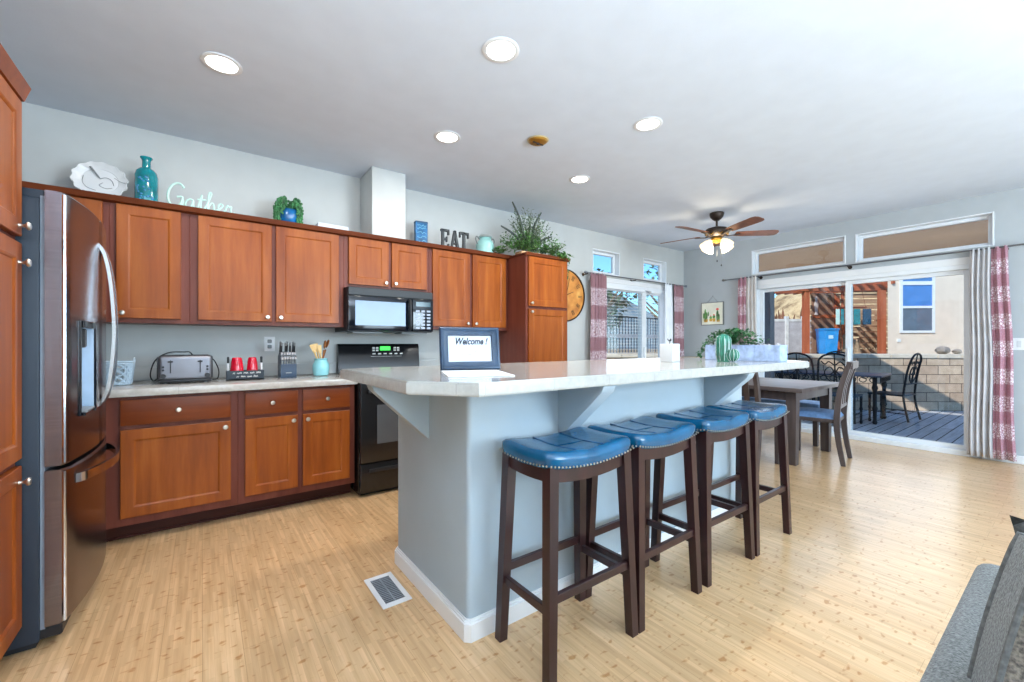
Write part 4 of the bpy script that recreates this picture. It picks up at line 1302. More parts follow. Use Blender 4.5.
r = thing('cactus_figurine', 'glossy green ceramic double cactus at the end of the island', 'cactus', (2.935, 1.50, ZI))
def ribbed(c, R0, H, seg=60, ribs=10):
    def f(u, v):
        a = 2*PI*u; k = R0*(1+.10*abs(math.cos(ribs*a/2)) - .05)
        vv = v*PI
        # capsule profile
        if H > 2.4*R0:
            z = H*v; rad = math.sqrt(max(0, 1-max(0, (z-(H-R0))/R0)**2)) if z > H-R0 else (.82+.18*min(1, z/.05))
        else:
            z = H*(1-math.cos(vv*.92+.25))/2*1.0; rad = math.sin(vv*.92+.2)
            rad = max(rad, .02)
        return Vector((c[0]+k*rad*math.cos(a), c[1]+k*rad*math.sin(a), c[2]+z))
    return f
mg = mat('dark_green_glaze', (36, 104, 84), .15, vary=.25, vscale=12, coat=.5)
mb = MB(); mb.grid(ribbed((0, 0, 0), .048, .195), 60, 24, True); mb.build('tall_stem', mg, r, w=False)
mb = MB(); mb.grid(ribbed((.006, -.062, 0), .040, .090), 60, 20, True); mb.build('round_stem', mg, r, w=False)
mw = mat('white_spine_paint', (214, 232, 226), .4)
mb = MB()
for k in range(10):
    a = 2*PI*(k+.5)/10
    f = ribbed((0, 0, 0), .0475, .195); mb.tube([f((k)/10, v) for v in [.04+.085*i for i in range(11)]], .0013, 4)
    f = ribbed((.006, -.062, 0), .0398, .09); mb.tube([f((k)/10, v) for v in [.06+.08*i for i in range(11)]], .0013, 4)
mb.build('spine_lines', mw, r, w=False)

r = thing('planter', 'long pale blue trough planter with faux greenery at the island end', 'planter', (3.225, 1.495, ZI), math.radians(0))
mb = MB(); mb.box(-.055, .055, -.26, .26, 0, .012)
for a in ((-.06, -.050, -.265, .265), (.050, .06, -.265, .265), (-.05, .05, -.265, -.255), (-.05, .05, .255, .265)): mb.box(a[0], a[1], a[2], a[3], 0, .115, .002)
mb.build('trough', mat('whitewashed_blue_wood', (160, 180, 214), .6, vary=.12, vscale=24), r, w=False)
mb = MB()
for k in range(8): mb.box(-.0615, -.0595, -.262+.0655*k+.03, -.262+.0655*k+.0315, .004, .112)
mb.build('plank_lines', mat('pale_groove', (150, 170, 204), .7), r, w=False)
rr = random.Random(31)
mb = MB()
for k in range(70): mb.ball((rr.uniform(-.044, .044), rr.uniform(-.25, .25), .106+rr.uniform(0, .014)), rr.uniform(.007, .013), None, None, 6)
mb.build('pebbles', 'pebble', r, w=False).__setitem__('kind', 'stuff')
mb = MB()
for k in range(950):
    y = rr.triangular(-.14, .30, .10); h0 = .115*max(.15, 1-((y-.08)/.27)**2)
    p = Vector((rr.uniform(-.075, .06), y, .115+rr.uniform(0, 1)*h0))
    mb.leaf(p, (rr.uniform(-1, 1), rr.uniform(-1, 1), rr.uniform(-.1, 1)), rr.uniform(.024, .040), rr.uniform(.016, .024), .2)
for k in range(60):
    t = rr.random(); p = Vector((rr.uniform(-.04, .02), .275+.06*math.sin(t*2.2)+rr.uniform(-.01, .01), max(.03, .13-.125*t)))
    mb.leaf(p, (rr.uniform(-1, 1), rr.uniform(-.3, 1), rr.uniform(-1, .4)), .028, .017, .2)
mb.build('foliage', 'leafd', r, w=False)
mb = MB()
for k in range(5): mb.ball((rr.uniform(-.07, 0), rr.uniform(-.1, .15), .16+rr.uniform(0, .02)), .006, None, None, 6)
mb.build('flowers', 'pink', r, w=False)

# ------------------------------------------------------------------ floor register
r = thing('floor_vent', 'white floor register with dark louvres beside the island', 'vent', (.712, 1.977, 0))
mb = MB()
for a in ((-.068, -.046, -.14, .14), (.046, .068, -.14, .14), (-.046, .046, -.14, -.112), (-.046, .046, .112, .14)): mb.box(*a, .0005, .006, .0015)
mb.build('frame', 'white', r, w=False)
MB().box(-.047, .047, -.113, .113, .0003, .0012).build('duct', 'rubber', r, w=False)
mb = MB()
for k in range(16): mb.box(-.046, .046, -.110+.0145*k, -.1055+.0145*k, .0013, .0045)
mb.box(-.002, .002, -.112, .112, .0013, .005)
mb.build('louvres', mat('louvre_grey', (140, 144, 150), .5), r, w=False)

# ------------------------------------------------------------------ ceiling fixtures
def downlight(label, x, y, power):
    r = thing('recessed_light', label, 'ceiling light', (x, y, ZC), 0, 'recessed ceiling lights')
    MB().lathe([(.094, 0), (.096, -.004), (.090, -.007), (.074, -.006), (.072, 0)], (0, 0, 0), 36).build('trim_ring', 'white', r, w=False)
    MB().lathe([(.0725, -.0005), (.0725, -.003), (0, -.004)], (0, 0, 0), 32).build('lens', 'lamp', r, w=False)
    ld = bpy.data.lights.new('downlight', 'AREA'); ld.shape = 'DISK'; ld.size = .13; ld.energy = power; ld.color = (1, .965, .91)
    lo = bpy.data.objects.new('downlight', ld); C.objects.link(lo); lo.location = (x, y, ZC-.012)
PW = 15
for lb, x, y in (('recessed ceiling light above the refrigerator, leftmost of five', .085, 2.765), ('recessed ceiling light nearest the camera over the island end', 1.24, 1.785), ('recessed ceiling light in front of the wall chase', 1.445, 2.768), ('recessed ceiling light over the far half of the island', 2.476, 1.787), ('recessed ceiling light farthest away, in front of the tall pantry', 2.802, 2.76)):
    downlight(lb, x, y, PW)
r = thing('ceiling_medallion', 'small round antique gold fixture plate on the ceiling', 'fixture', (2.012, 2.412, ZC))
MB().lathe([(.070, 0), (.072, -.006), (.062, -.018), (.040, -.024), (0, -.026)], (0, 0, 0), 32).build('plate', 'gold', r, w=False)
MB().lathe([(.074, 0), (.082, -.003), (.074, -.009), (.070, -.004)], (0, 0, 0), 32).build('rim', mat('pale_gold', (206, 196, 160), .4, .4), r, w=False)
mb = MB(); mb.box(-.05, .05, -.006, .006, -.030, -.02, .003); mb.lathe([(.012, -.02), (.010, -.034), (0, -.036)], (0, 0, 0), 12); mb.build('cross_bar', 'bronze', r, w=False)

FX, FY = 4.82, 2.54
r = thing('ceiling_fan', 'five-blade bronze ceiling fan with lit glass shades over the dining area', 'ceiling fan', (FX, FY, ZC))
MB().lathe([(.075, 0), (.078, -.012), (.070, -.045), (.045, -.075), (.024, -.09), (0, -.09)], (0, 0, 0), 28).build('canopy', 'bronze', r, w=False)
MB().lathe([(.012, -.08), (.012, -.165), (.02, -.17)], (0, 0, 0), 14).build('downrod', 'bronze', r, w=False)
MB().lathe([(.02, -.155), (.05, -.165), (.115, -.185), (.135, -.215), (.128, -.24), (.10, -.262), (.06, -.285), (.0, -.285)], (0, 0, 0), 36).build('motor_housing', 'bronze', r, w=False)
mb = MB()
for k in range(8):
    a = 2*PI*k/8; c = Vector((.118*math.cos(a), .118*math.sin(a), -.247))
    t = Vector((-math.sin(a), math.cos(a), 0))
    mb.tube([c + t*.022*math.cos(b) + Vector((0, 0, .014*math.sin(b))) for b in [2*PI*i/12 for i in range(12)]], .0045, 6, True)
mb.build('scroll_band', 'gold', r, w=False)
MB().lathe([(.055, -.28), (.062, -.30), (.045, -.33), (.03, -.345), (0, -.345)], (0, 0, 0), 24).build('light_kit', 'gold', r, w=False)
for k in range(5):
    a = math.radians(29+72*k); Rz = Matrix.Rotation(a, 4, 'Z')
    ir = MB(); ir.strip([Rz @ Vector(p) for p in ((.08, 0, -.262), (.13, 0, -.268), (.20, 0, -.258), (.25, 0, -.252))], [.03, .022, .04, .05], .006); io = ir.build('blade_iron', 'bronze', r, w=False)
    mb = MB(); bm = mb.bm; pit = Matrix.Rotation(math.radians(-12), 4, 'X')
    ol = [(.20, -.048), (.30, -.058), (.60, -.068), (.645, -.058), (.665, -.03), (.665, .03), (.645, .058), (.60, .068), (.30, .058), (.20, .048)]
    T = Rz @ Matrix.Translation((0, 0, -.247)) @ pit
    mb.prism(ol, -.003, .003, 'z', T)
    mb.build('blade', MT.setdefault('blade', wood('walnut_fan_blade', (96, 56, 38), (122, 74, 50), (142, 92, 64), .35)), r, w=False)
for k in range(4):
    a = math.radians(70+90*k); d = Vector((math.cos(a), math.sin(a), 0))
    MB().tube([d*.03+Vector((0, 0, -.315)), d*.075+Vector((0, 0, -.318)), d*.095+Vector((0, 0, -.335))], .009, 8).build('arm', 'gold', r, w=False)
    tilt = Matrix.Rotation(math.radians(-38), 4, Vector((-d.y, d.x, 0)))
    c = d*.092+Vector((0, 0, -.33))
    MB().lathe([(.024, 0), (.028, -.012), (.046, -.035), (.062, -.075), (.072, -.105), (.068, -.105), (.058, -.075), (.042, -.037), (.0, -.02)], c, 24, tilt).build('glass_shade', 'bulb', r, w=False)
for dx, dy, z in ((-.03, -.02, 2.115), (.035, -.035, 2.07)):
    mb = MB(); mb.tube([(dx, dy, -.34), (dx, dy, z-ZC+.02)], .0009, 4); pc = mb.build('pull_chain', 'rod', r, w=False)
    MB().lathe([(0, 0), (.006, .004), (.007, .012), (.003, .024), (0, .025)], (dx, dy, z-ZC), 10).build('pull_knob', 'bronze', pc, w=False)
ld = bpy.data.lights.new('fan_lamp', 'POINT'); ld.energy = 12; ld.shadow_soft_size = .06; ld.color = (1, .84, .62)
lo = bpy.data.objects.new('fan_lamp', ld); C.objects.link(lo); lo.location = (FX, FY, ZC-.46)

# ------------------------------------------------------------------ curtains and rods
def rod(label, axis, c, a, b, z, brs):
    r = thing('curtain_rod', label, 'curtain rod', (c, (a+b)/2, z) if axis == 'x' else ((a+b)/2, c, z))
    h = (b-a)/2
    V = (lambda u, d, z_: Vector((-d, u, z_))) if axis == 'x' else (lambda u, d, z_: Vector((u, -d, z_)))
    MB().tube([V(-h, 0, 0), V(h, 0, 0)], .009, 10).build('rod', 'rod', r, w=False)
    for s_ in (-1, 1):
        Mq = (V(s_, 0, 0)).to_track_quat('Z', 'Y').to_matrix().to_4x4()
        MB().lathe([(.011, 0), (.014, .008), (.009, .016), (.016, .026), (.019, .038), (.013, .052), (0, .06)], V(s_*h, 0, 0), 14, Mq).build('finial', 'rod', r, w=False)
    wd = (XR-c) if axis == 'x' else (YB-c)
    for u in brs:
        u -= (a+b)/2
        mb = MB(); mb.tube([V(u, -wd+.004, -.015), V(u, -.012, -.015), V(u, .0, -.012)], .006, 8)
        mb.lathe([(.022, 0), (.022, .004), (0, .005)], V(u, -wd+.0005, -.015), 14, V(0, 1, 0).to_track_quat('Z', 'Y').to_matrix().to_4x4())
        mb.build('bracket', 'bronze', r, w=False)
    return r
RX, RY = 6.33, 3.85
rod('long pewter curtain rod over the patio sliding door', 'x', RX, .30, 3.20, 2.125, [.47, 1.715, 2.74])
rod('pewter curtain rod over the back sliding door', 'y', RY, 4.05, 6.30, 2.10, [4.06, 5.05, 6.15])

def curtain(label, name, axis, c, a, b, z0, z1, folds, m, amp=.028, flare=0.0, seed=1, group=None, lean=0.0):
    """pleated cloth hanging from a rod, a..b at the top, spreading by flare at the hem"""
    rr = random.Random(seed); ph = [rr.uniform(-.6, .6) for _ in range(folds*2+2)]
    ctr = (a+b)/2
    mb = MB()
    nu, nv = folds*14, 26
    def fn(u, v):
        z = z1 + (z0-z1)*v
        w_ = (b-a)*(1+flare*v) 
        s_ = ctr + lean*v + (u-.5)*w_ + .006*math.sin(9*v+ph[int(u*folds)])
        k = u*folds*2*PI
        amp_ = amp*(.75+.45*v)
        d = amp_*math.sin(k + .5*math.sin(3.1*v+ph[0])*v) + .006*math.sin(2.3*k+4*v)
        s_ += .010*math.sin(2*k)
        return Vector((-d, s_-ctr, z-z1)) if axis == 'x' else Vector((s_-ctr, -d, z-z1))
    mb.grid(fn, nu, nv)
    o = mb.build(name, m, None, ang=180)
    o.location = (c, ctr, z1) if axis == 'x' else (ctr, c, z1)
    md = o.modifiers.new('thickness', 'SOLIDIFY'); md.thickness = .003; md.offset = 0
    tag(o, label, 'curtain', group)
    return o
curtain('mauve curtain with white lace medallions at the right end of the patio rod', 'curtain', 'x', RX, .445, .560, .035, 2.135, 2, 'curtp', .030, .25, 2, None, -.035)
curtain('pale grey pleated curtain beside the mauve one at the right of the patio door', 'curtain', 'x', RX, .565, .70, .035, 2.135, 4, 'curtg', .030, .32, 3, None, .0)
curtain('mauve patterned curtain at the left end of the patio door rod', 'curtain', 'x', RX, 2.90, 3.02, .035, 2.135, 2, 'curtp', .028, .1, 4)
curtain('cream pleated curtain beside the mauve one at the left of the patio door', 'curtain', 'x', RX, 2.76, 2.895, .035, 2.135, 3, 'curtc', .026, .1, 5)
curtain('rose brown patterned curtain left of the back sliding door', 'curtain', 'y', RY, 4.10, 4.42, .035, 2.11, 5, 'curtm', .034, .08, 6)
curtain('white sheer curtain at the right of the back sliding door', 'curtain', 'y', RY, 5.76, 5.96, .035, 2.11, 3, 'curtw', .022, .05, 7)
curtain('rose brown patterned curtain in the corner right of the back sliding door', 'curtain', 'y', RY, 6.00, 6.27, .035, 2.11, 3, 'curtm', .024, .05, 8)

for bx0, bx1, lb in ((4.30, 5.33, 'white horizontal blind over the left pane of the back sliding door'), (5.48, 5.73, 'narrow white horizontal blind over the right pane of the back sliding door')):
    r = thing('window_blind', lb, 'blind', ((bx0+bx1)/2, YB-.004, 1.95), 0, 'blinds on the back sliding door')
    MB().box(bx0, bx1, YB-.045, YB-.008, 1.935, 1.965, .003).build('headrail', 'vinyl', r)
    mb = MB()
    for k in range(40): mb.box(bx0+.006, bx1-.006, YB-.040, YB-.012, .16+.044*k, .1616+.044*k)
    mb.build('slats', 'vinyl', r)
    mb = MB()
    for x in (bx0+.08, bx1-.08): mb.tube([(x, YB-.026, .15), (x, YB-.026, 1.936)], .0012, 4)
    mb.build('ladder_cords', 'vinyl', r)
    MB().box(bx0+.004, bx1-.004, YB-.040, YB-.012, .135, .15, .002).build('bottom_rail', 'vinyl', r)

# ------------------------------------------------------------------ hanging cactus picture
r = thing('wall_picture', 'small hanging picture of potted cacti on the dining wall', 'picture', (XR-.002, 3.447, 1.637))
MB().box(-.018, 0, -.175, .175, -.172, .172, .002).build('panel', mat('cream_canvas', (232, 230, 212), .7), r, w=False)
mb = MB()
for a in ((-.178, .178, .168, .178), (-.178, .178, -.178, -.168), (-.178, -.168, -.168, .168), (.168, .178, -.168, .168)): mb.box(-.022, 0, *a)
mb.build('frame', mat('grey_frame_edge', (120, 122, 120), .6), r, w=False)
def flat(name, m, shapes):
    mb = MB()
    for pts in shapes: mb.prism(pts, -.0205, -.0181, 'x')
    mb.build(name, m, r, w=False)
def blob(cy, cz, ry, rz, n=14): return [(cy+ry*math.cos(2*PI*k/n), cz+rz*math.sin(2*PI*k/n)) for k in range(n)]
flat('painted_cacti', 'leaf', [blob(.11, -.02, .016, .10), blob(.085, -.03, .012, .06), blob(.135, -.03, .012, .045), blob(.06, .0, .010, .035), blob(-.085, -.03, .020, .085), blob(-.11, -.06, .012, .05), blob(.02, -.06, .022, .022), blob(-.03, -.05, .022, .025)])
flat('painted_pots', mat('ochre_paint', (206, 160, 70), .7), [[(.075, -.13), (.125, -.13), (.135, -.085), (.065, -.085)], [(-.0, -.12), (.04, -.12), (.045, -.08), (-.005, -.08)], [(-.05, -.125), (-.012, -.125), (-.005, -.075), (-.055, -.075)], [(-.12, -.13), (-.075, -.13), (-.07, -.095), (-.125, -.095)]])
flat('painted_flowers', mat('coral_paint', (224, 96, 90), .7), [blob(-.085, .065, .022, .018), blob(-.03, -.02, .014, .012), blob(.02, -.035, .010, .010)])
MB().tube([(-.012, .075, .178), (-.004, -.005, .272), (-.012, -.085, .178)], .0022, 5).lathe([(.006, 0), (.006, .006)], (-.006, -.005, .272), 8).build('hanging_wire', 'rod', r, w=False)

# ------------------------------------------------------------------ dining set
TX0, TX1, TY0, TY1 = 4.50, 5.62, 1.565, 3.10
r = thing('dining_table', 'grey brown rectangular wooden dining table beyond the island', 'table', ((TX0+TX1)/2, (TY0+TY1)/2, 0))
MB().box(TX0, TX1, TY0, TY1, .712, .752, .005, 2).build('tabletop', 'tbl', r)
i_ = .075
ap = MB()
ap.box(TX0+i_+.08, TX1-i_-.08, TY0+i_+.01, TY0+i_+.035, .62, .7115); ap.build('apron', 'chairw', r)
MB().box(TX0+i_+.08, TX1-i_-.08, TY1-i_-.035, TY1-i_-.01, .62, .7115).build('apron', 'chairw', r)
for x in (TX0+i_+.01, TX1-i_-.035): MB().box(x, x+.025, TY0+i_+.08, TY1-i_-.08, .62, .7115).build('apron', 'chairw', r)
for x in (TX0+i_, TX1-i_-.09):
    for y in (TY0+i_, TY1-i_-.09): MB().leg((x+.045, y+.045, 0), (x+.045, y+.045, .7115), .075, .09).build('leg', 'chairw', r)

def make_chair():
    r = thing('dining_chair', '', 'chair', (0, 0, 0), 0, 'wooden chairs at the dining table')
    w = .205
    for s_ in (-1, 1):
        pts = spline([(s_*w, -.245, 0), (s_*w, -.205, .25), (s_*w, -.195, .46), (s_*w, -.225, .74), (s_*w, -.295, 1.0)], 5)
        MB().strip(pts, [.034]*len(pts), [.036+.012*math.sin(PI*i/(len(pts)-1)) for i in range(len(pts))], up=(0, 1, 0.001)).build('rear_leg', 'chairw', r)
        MB().leg((s_*w, .20, 0), (s_*w, .20, .435), .034, .042).build('front_leg', 'chairw', r)
    MB().box(-w-.01, w+.01, -.20, .225, .40, .438, .004).build('seat_frame', 'chairw', r)
    mb = MB(); bm = mb.bm
    def cu(u, v):
        x = -1+2*u; y = -1+2*v
        h = .045*(1-x**4)**.4*(1-y**4)**.4 if abs(x) < 1 and abs(y) < 1 else 0
        return Vector((x*.215, .015+y*.215, .4385+.012*(1 if h else 0)+h))
    g = mb.grid(cu, 14, 14)
    edge = [g[i][0] for i in range(15)] + [g[14][j] for j in range(1, 15)] + [g[i][14] for i in range(13, -1, -1)] + [g[0][j] for j in range(13, 0, -1)]
    bm.faces.new(edge)
    mb.build('seat_cushion', 'cush', r, ang=60)
    MB().box(-w+.017, w-.017, -.315, -.265, .93, 1.0, .006).build('top_rail', 'chairw', r)
    MB().box(-w+.017, w-.017, -.222, -.200, .54, .575, .004).build('lower_rail', 'chairw', r)
    for x in (-.11, 0, .11):
        MB().strip(spline([(x, -.211, .57), (x, -.228, .74), (x, -.285, .94)], 4), .045, .012, up=(0, 1, 0.001)).build('slat', 'chairw', r)
    return r
c0 = make_chair()
for i, (x, y, a, lb) in enumerate(((5.115, 1.645, math.radians(8), 'wooden dining chair with blue cushion at the near end of the table'),
        (4.33, 1.99, -PI/2, 'slat-back dining chair on the kitchen side of the table behind the last bar stool'),
        (4.33, 2.62, -PI/2, 'slat-back dining chair on the kitchen side of the table farther from the camera'))):
    c = c0 if i == 0 else copy_tree(c0)
    c.location = (x, y, 0); c.rotation_euler = (0, 0, a); c['label'] = lb
r = thing('dining_bench', 'low wooden bench with blue cushion on the patio side of the table', 'bench', (5.80, 2.40, 0))
MB().box(5.62, 5.98, 1.78, 3.0, .395, .435, .004).build('seat', 'chairw', r)
MB().box(5.625, 5.975, 1.785, 2.995, .4355, .485, .018, 3).build('cushion', 'cush', r)
for x in (5.66, 5.94):
    for y in (1.83, 2.95): MB().leg((x, y, 0), (x, y, .394), .045, .05).build('leg', 'chairw', r)

# pale sideboard by the back door
r = thing('sideboard', 'pale oak sideboard in front of the back sliding door', 'sideboard', (5.45, 3.55, 0))
MB().box(4.70, 6.22, 3.36, 3.74, .93, .965, .004).build('top', 'oak', r)
MB().box(4.74, 6.18, 3.39, 3.72, .12, .929, .003).build('body', 'oak', r)
for k in range(3):
    d = door_mesh(.45, .74, 'door', 'oak', r, (4.76+.475*k-5.45, 3.37-3.55, .16)); knob(d, (.4, 0, .6))
for x in (4.78, 6.14):
    for y in (3.43, 3.68): MB().leg((x, y, 0), (x, y, .12), .04, .05).build('leg', 'oak', r)

# ------------------------------------------------------------------ sofa corner at lower right
r = thing('sofa', 'grey tweed sofa with a squared padded arm at the lower right', 'sofa', (1.15, -.6, 0))
MB().box(.72, 1.62, -1.30, .055, .06, .27, .02, 2).build('base', 'sofa', r)
def soft(mb, x0, x1, y0, y1, z0, z1, rad, seg=5): return mb.box(x0, x1, y0, y1, z0, z1, rad, seg)
soft(MB(), .66, 1.705, .056, .178, .06, .60, .045).build('arm', 'sofa', r, ang=80)
soft(MB(), .66, 1.64, -1.42, -1.301, .06, .60, .045).build('arm', 'sofa', r, ang=80)
soft(MB(), 1.36, 1.63, -1.30, .055, .271, .66, .06).build('back', 'sofa', r, ang=80)
for y0, y1 in ((-.62, .052), (-1.298, -.625)): soft(MB(), .70, 1.358, y0, y1, .272, .43, .045).build('seat_cushion', 'sofac', r, ang=80)
for x in (.78, 1.56):
    for y in (-1.25, 0): MB().leg((x, y, 0), (x, y, .06), .04, .05).build('leg', 'stool', r)
def pillow(name, label, m, pm, loc, rot, w, h, t, group=None, box=False):
    r = thing(name, label, 'pillow', loc, 0, group)
    r.rotation_euler = rot
    mb = MB()
    g1 = {}
    n = 16
    def P(i, j, s_):
        x = -1+2*i/n; y = -1+2*j/n
        e = max(0, (1-x**2))*max(0, (1-y**2))
        pinch = 1-.10*(1-abs(x)**2)*(abs(y) ** 3)-.0
        pinch2 = 1-.10*(1-abs(y)**2)*(abs(x)**3)
        if box: th = t/2*(.62+.38*e**.45); pinch = pinch2 = 1 - .03*(x*x*y*y)
        else: th = t/2*e**.5
        return Vector((x*w/2*pinch2, s_*th, y*h/2*pinch))
    F = [[[mb.bm.verts.new(P(i, j, s_)) for j in range(n+1)] for i in range(n+1)] for s_ in (-1, 1)]
    for s_ in (0, 1):
        if box and s_ == 0: continue
        for i in range(n):
            for j in range(n): mb.bm.faces.new((F[s_][i][j], F[s_][i+1][j], F[s_][i+1][j+1], F[s_][i][j+1]))
    if box:
        fm = MB(); fm.grid(lambda u, v: P(round(u*n), round(v*n), -1), n, n)
        fm.build('face_panel', 'sofac', r, w=False, ang=60)
    ed = [(i, 0) for i in range(n+1)] + [(n, j) for j in range(1, n+1)] + [(i, n) for i in range(n-1, -1, -1)] + [(0, j) for j in range(n-1, 0, -1)]
    if box:
        for k in range(len(ed)):
            a, b = ed[k], ed[(k+1) % len(ed)]
            mb.bm.faces.new((F[0][a[0]][a[1]], F[0][b[0]][b[1]], F[1][b[0]][b[1]], F[1][a[0]][a[1]]))
    else: bmesh.ops.remove_doubles(mb.bm, verts=mb.bm.verts, dist=1e-4)
    mb.build('cover', m, r, w=False, ang=60)
    if pm:
        mb = MB()
        for s_ in ((-1, 1) if box else (0,)):
            mb.tube([P(i, j, s_) for i, j in ed], .0045, 8, True)
        mb.build('piping', pm, r, w=False)
    return r
pillow('back_cushion', 'thick taupe tweed cushion with dark piping leaning in the sofa corner', 'sofa', 'pipe', (1.10, -.195, .622), (math.radians(-14), math.radians(13), math.radians(-77)), .60, .38, .21, None, True)
pillow('throw_pillow', 'dark charcoal throw pillow standing behind the piped cushion on the sofa', 'pildark', None, (1.50, -.115, .605), (math.radians(-10), 0, math.radians(-88)), .44, .35, .13)

# ------------------------------------------------------------------ outside the patio door
def mark(o): o['kind'] = 'structure'; return o
mark(MB().box(6.57, 12.2, -4.5, 7.0, -.14, -.055).build('deck', 'deck'))
mb = MB().box(7.50, 7.54, -3.4, 4.5, 2.31, 2.745, .003)
for y in (-2.9, 4.25): mb.box(6.565, 7.4998, y, y+.05, 2.64, 2.69)
mark(mb.build('eave', 'soffit'))
o = MB().box(7.15, 7.31, 2.92, 3.08, -.055, 2.21, .004).build('patio_post', 'greypost', None, loc=(7.23, 3.0, -.055)); tag(o, 'dark slate square post just outside the left of the patio door', 'post')
OG = Vector((10.5, 1.85, 0)); OA = math.radians(-40)
def out(x, y, z=0): return (OG.x + x*math.cos(OA) - y*math.sin(OA), OG.y + x*math.sin(OA) + y*math.cos(OA), z)
def oplace(mb, name, m, parent=None):
    o = mb.build(name, m, parent, w=False)
    if parent is None: o.location = out(0, 0); o.rotation_euler = (0, 0, OA)
    return o
def othing(name, label, cat, x, y, z, group=None): return thing(name, label, cat, out(x, y, z), OA, group)
mark(oplace(MB().box(-6.5, 6, .32, 16, -.1, .86), 'raised_ground', 'dirt'))
r = othing('retaining_wall', 'tan split-face block retaining wall behind the patio table', 'wall', 0, 0, -.055)
MB().box(-6.5, 6, 0, .33, 0, .955).build('blocks', 'block', r, w=False)
mb = MB(); rr = random.Random(2)
for k in range(31): mb.box(-6.5+.405*k, -6.5+.405*k+.395, -.03+rr.uniform(-.006, .006), .34, .956, 1.03, .008)
mb.build('cap_blocks', 'cap', r, w=False)
for k, (x, y, s_, lb) in enumerate(((.62, .16, .13, 'larger boulder lying on the block wall by the beige house'), (.86, .15, .085, 'smaller boulder beside the larger one on the block wall'))):
    mb = MB(); mb.ball((0, 0, 0), s_*1.2, s_*.8, s_*.55, 14)
    for v in mb.bm.verts: v.co *= 1+rr.uniform(-.10, .10)
    mn = min(v.co.z for v in mb.bm.verts)
    for v in mb.bm.verts: v.co.z -= mn
    o = mb.build('boulder', 'stone', None, ang=20); o.location = out(x, y, .976); tag(o, lb, 'boulder', 'boulders on the block wall')
# neighbour's house
r = othing('neighbour_house', 'beige stucco house with a white double-hung window past the patio', 'house', 3.4, 4, .86)
def hb(x0, x1, y0, y1, z0, z1, bev=0): return MB().box(x0-3.4, x1-3.4, y0-4, y1-4, z0-.86, z1-.86, bev)
MB().prism([(.74-3.4, 1.55-4), (7.5-3.4, 1.55-4), (7.5-3.4, 3.6-4), (2.6-3.4, 3.6-4)], .001, 3.14).build('walls', 'stucco', r, w=False)
wx0, wx1 = 1.03, 1.64
mb = hb(wx0-.05, wx0, 1.52, 1.549, 1.40, 2.95)
for a in ((wx1, wx1+.05, 1.40, 2.95), (wx0, wx1, 1.40, 1.45), (wx0, wx1, 1.935, 1.985), (wx0, wx1, 2.44, 2.52), (wx0, wx1, 2.9, 2.95)): mb.box(a[0]-3.4, a[1]-3.4, 1.52-4, 1.549-4, a[2]-.86, a[3]-.86)
wf = mb.build('window_frame', 'vinyl', r, w=False)
hb(wx0, wx1, 1.538, 1.5485, 1.985, 2.44).build('upper_pane', mat('sky_painted_pane', (64, 122, 196), .08, coat=.5), wf, w=False)  # sky reflection painted in as the blue pane colour
hb(wx0, wx1, 1.538, 1.5485, 1.45, 1.935).build('lower_pane', mat('grey_screen_pane', (92, 106, 124), .3), wf, w=False)
hb(wx0, wx1, 1.538, 1.5485, 2.52, 2.9).build('top_pane', mat('blue_pane', (74, 126, 186), .08), wf, w=False)
hb(.92, 1.0, 1.53, 1.549, 1.20, 1.27, .004).build('outlet_box', 'white', r, w=False)
# red wooden pergola
r = othing('pergola', 'red cedar pergola with posts, beam and slatted back beside the beige house', 'pergola', 0, 2.4, .86)
def pb(x0, x1, y0, y1, z0, z1, bev=.003): return MB().box(x0, x1, y0-2.4, y1-2.4, z0-.86, z1-.86, bev)
for x, y in ((-.86, 1.74), (.67, 1.62), (-.86, 3.35), (.52, 2.83)): pb(x-.055, x+.055, y-.055, y+.055, .861, 2.34).build('post', 'cedar', r, w=False)
pb(-1.0, .80, 1.66, 1.82, 2.341, 2.47).build('beam', 'cedar', r, w=False)
pb(-1.0, 2.5, 3.27, 3.43, 2.60, 2.75).build('beam', 'cedar', r, w=False)
for k in range(9): pb(-.95+.22*k, -.90+.22*k, 1.5, 3.6, 2.471, 2.56).build('rafter', 'cedar', r, w=False)
pb(-.06, .46, 2.80, 2.84, .90, 2.42).build('back_panel', 'lattice', r, w=False)
pb(-.06, .46, 2.77, 2.7995, 1.80, 1.88).build('cross_rail', 'cedar', r, w=False)
mb = MB()
for k in range(14): mb.box(.3, 2.6, 3.44-2.4, 3.47-2.4, .05+.145*k, .05+.145*k+.115)
mb.build('slat_screen', 'slat', r, w=False)
mb = MB(); mb.bar((.55, .2, .05), (.72, .5, 1.7), .05, .05); mb.build('brace', 'cedar', r, w=False)
mb = MB(); mb.bar((1.25, .98, .4), (.85, .98, 1.6), .05, .04); mb.build('brace', 'cedar', r, w=False)
# garden figure on the panel: slender ornament
mb = MB(); mb.lathe([(0, 0), (.05, .02), (.03, .08), (.045, .2), (.06, .28), (.03, .36), (.04, .42), (.02, .47), (0, .48)], (0, 0, 0), 14, None, 1, .4)
o = mb.build('garden_ornament', mat('pale_ornament', (190, 180, 176), .6), None); o.location = out(.0, 2.745, 1.86); o.rotation_euler = (0, 0, OA); tag(o, 'slender pale ornament hanging on the brown pergola panel', 'ornament')
r = othing('recycling_bin', 'bright blue wheeled bin standing under the red pergola', 'bin', -.07, 2.25, .861)
MB().leg((0, 0, .03), (0, 0, .62), .25, .31, .28, .33).build('body', 'binblue', r, w=False)
MB().box(-.17, .17, -.185, .18, .621, .66, .012, 2).build('lid', 'binblue', r, w=False)
MB().box(-.07, .03, -.168, -.155, .42, .50).build('label', mat('bin_label', (190, 226, 250), .5), r, w=False)
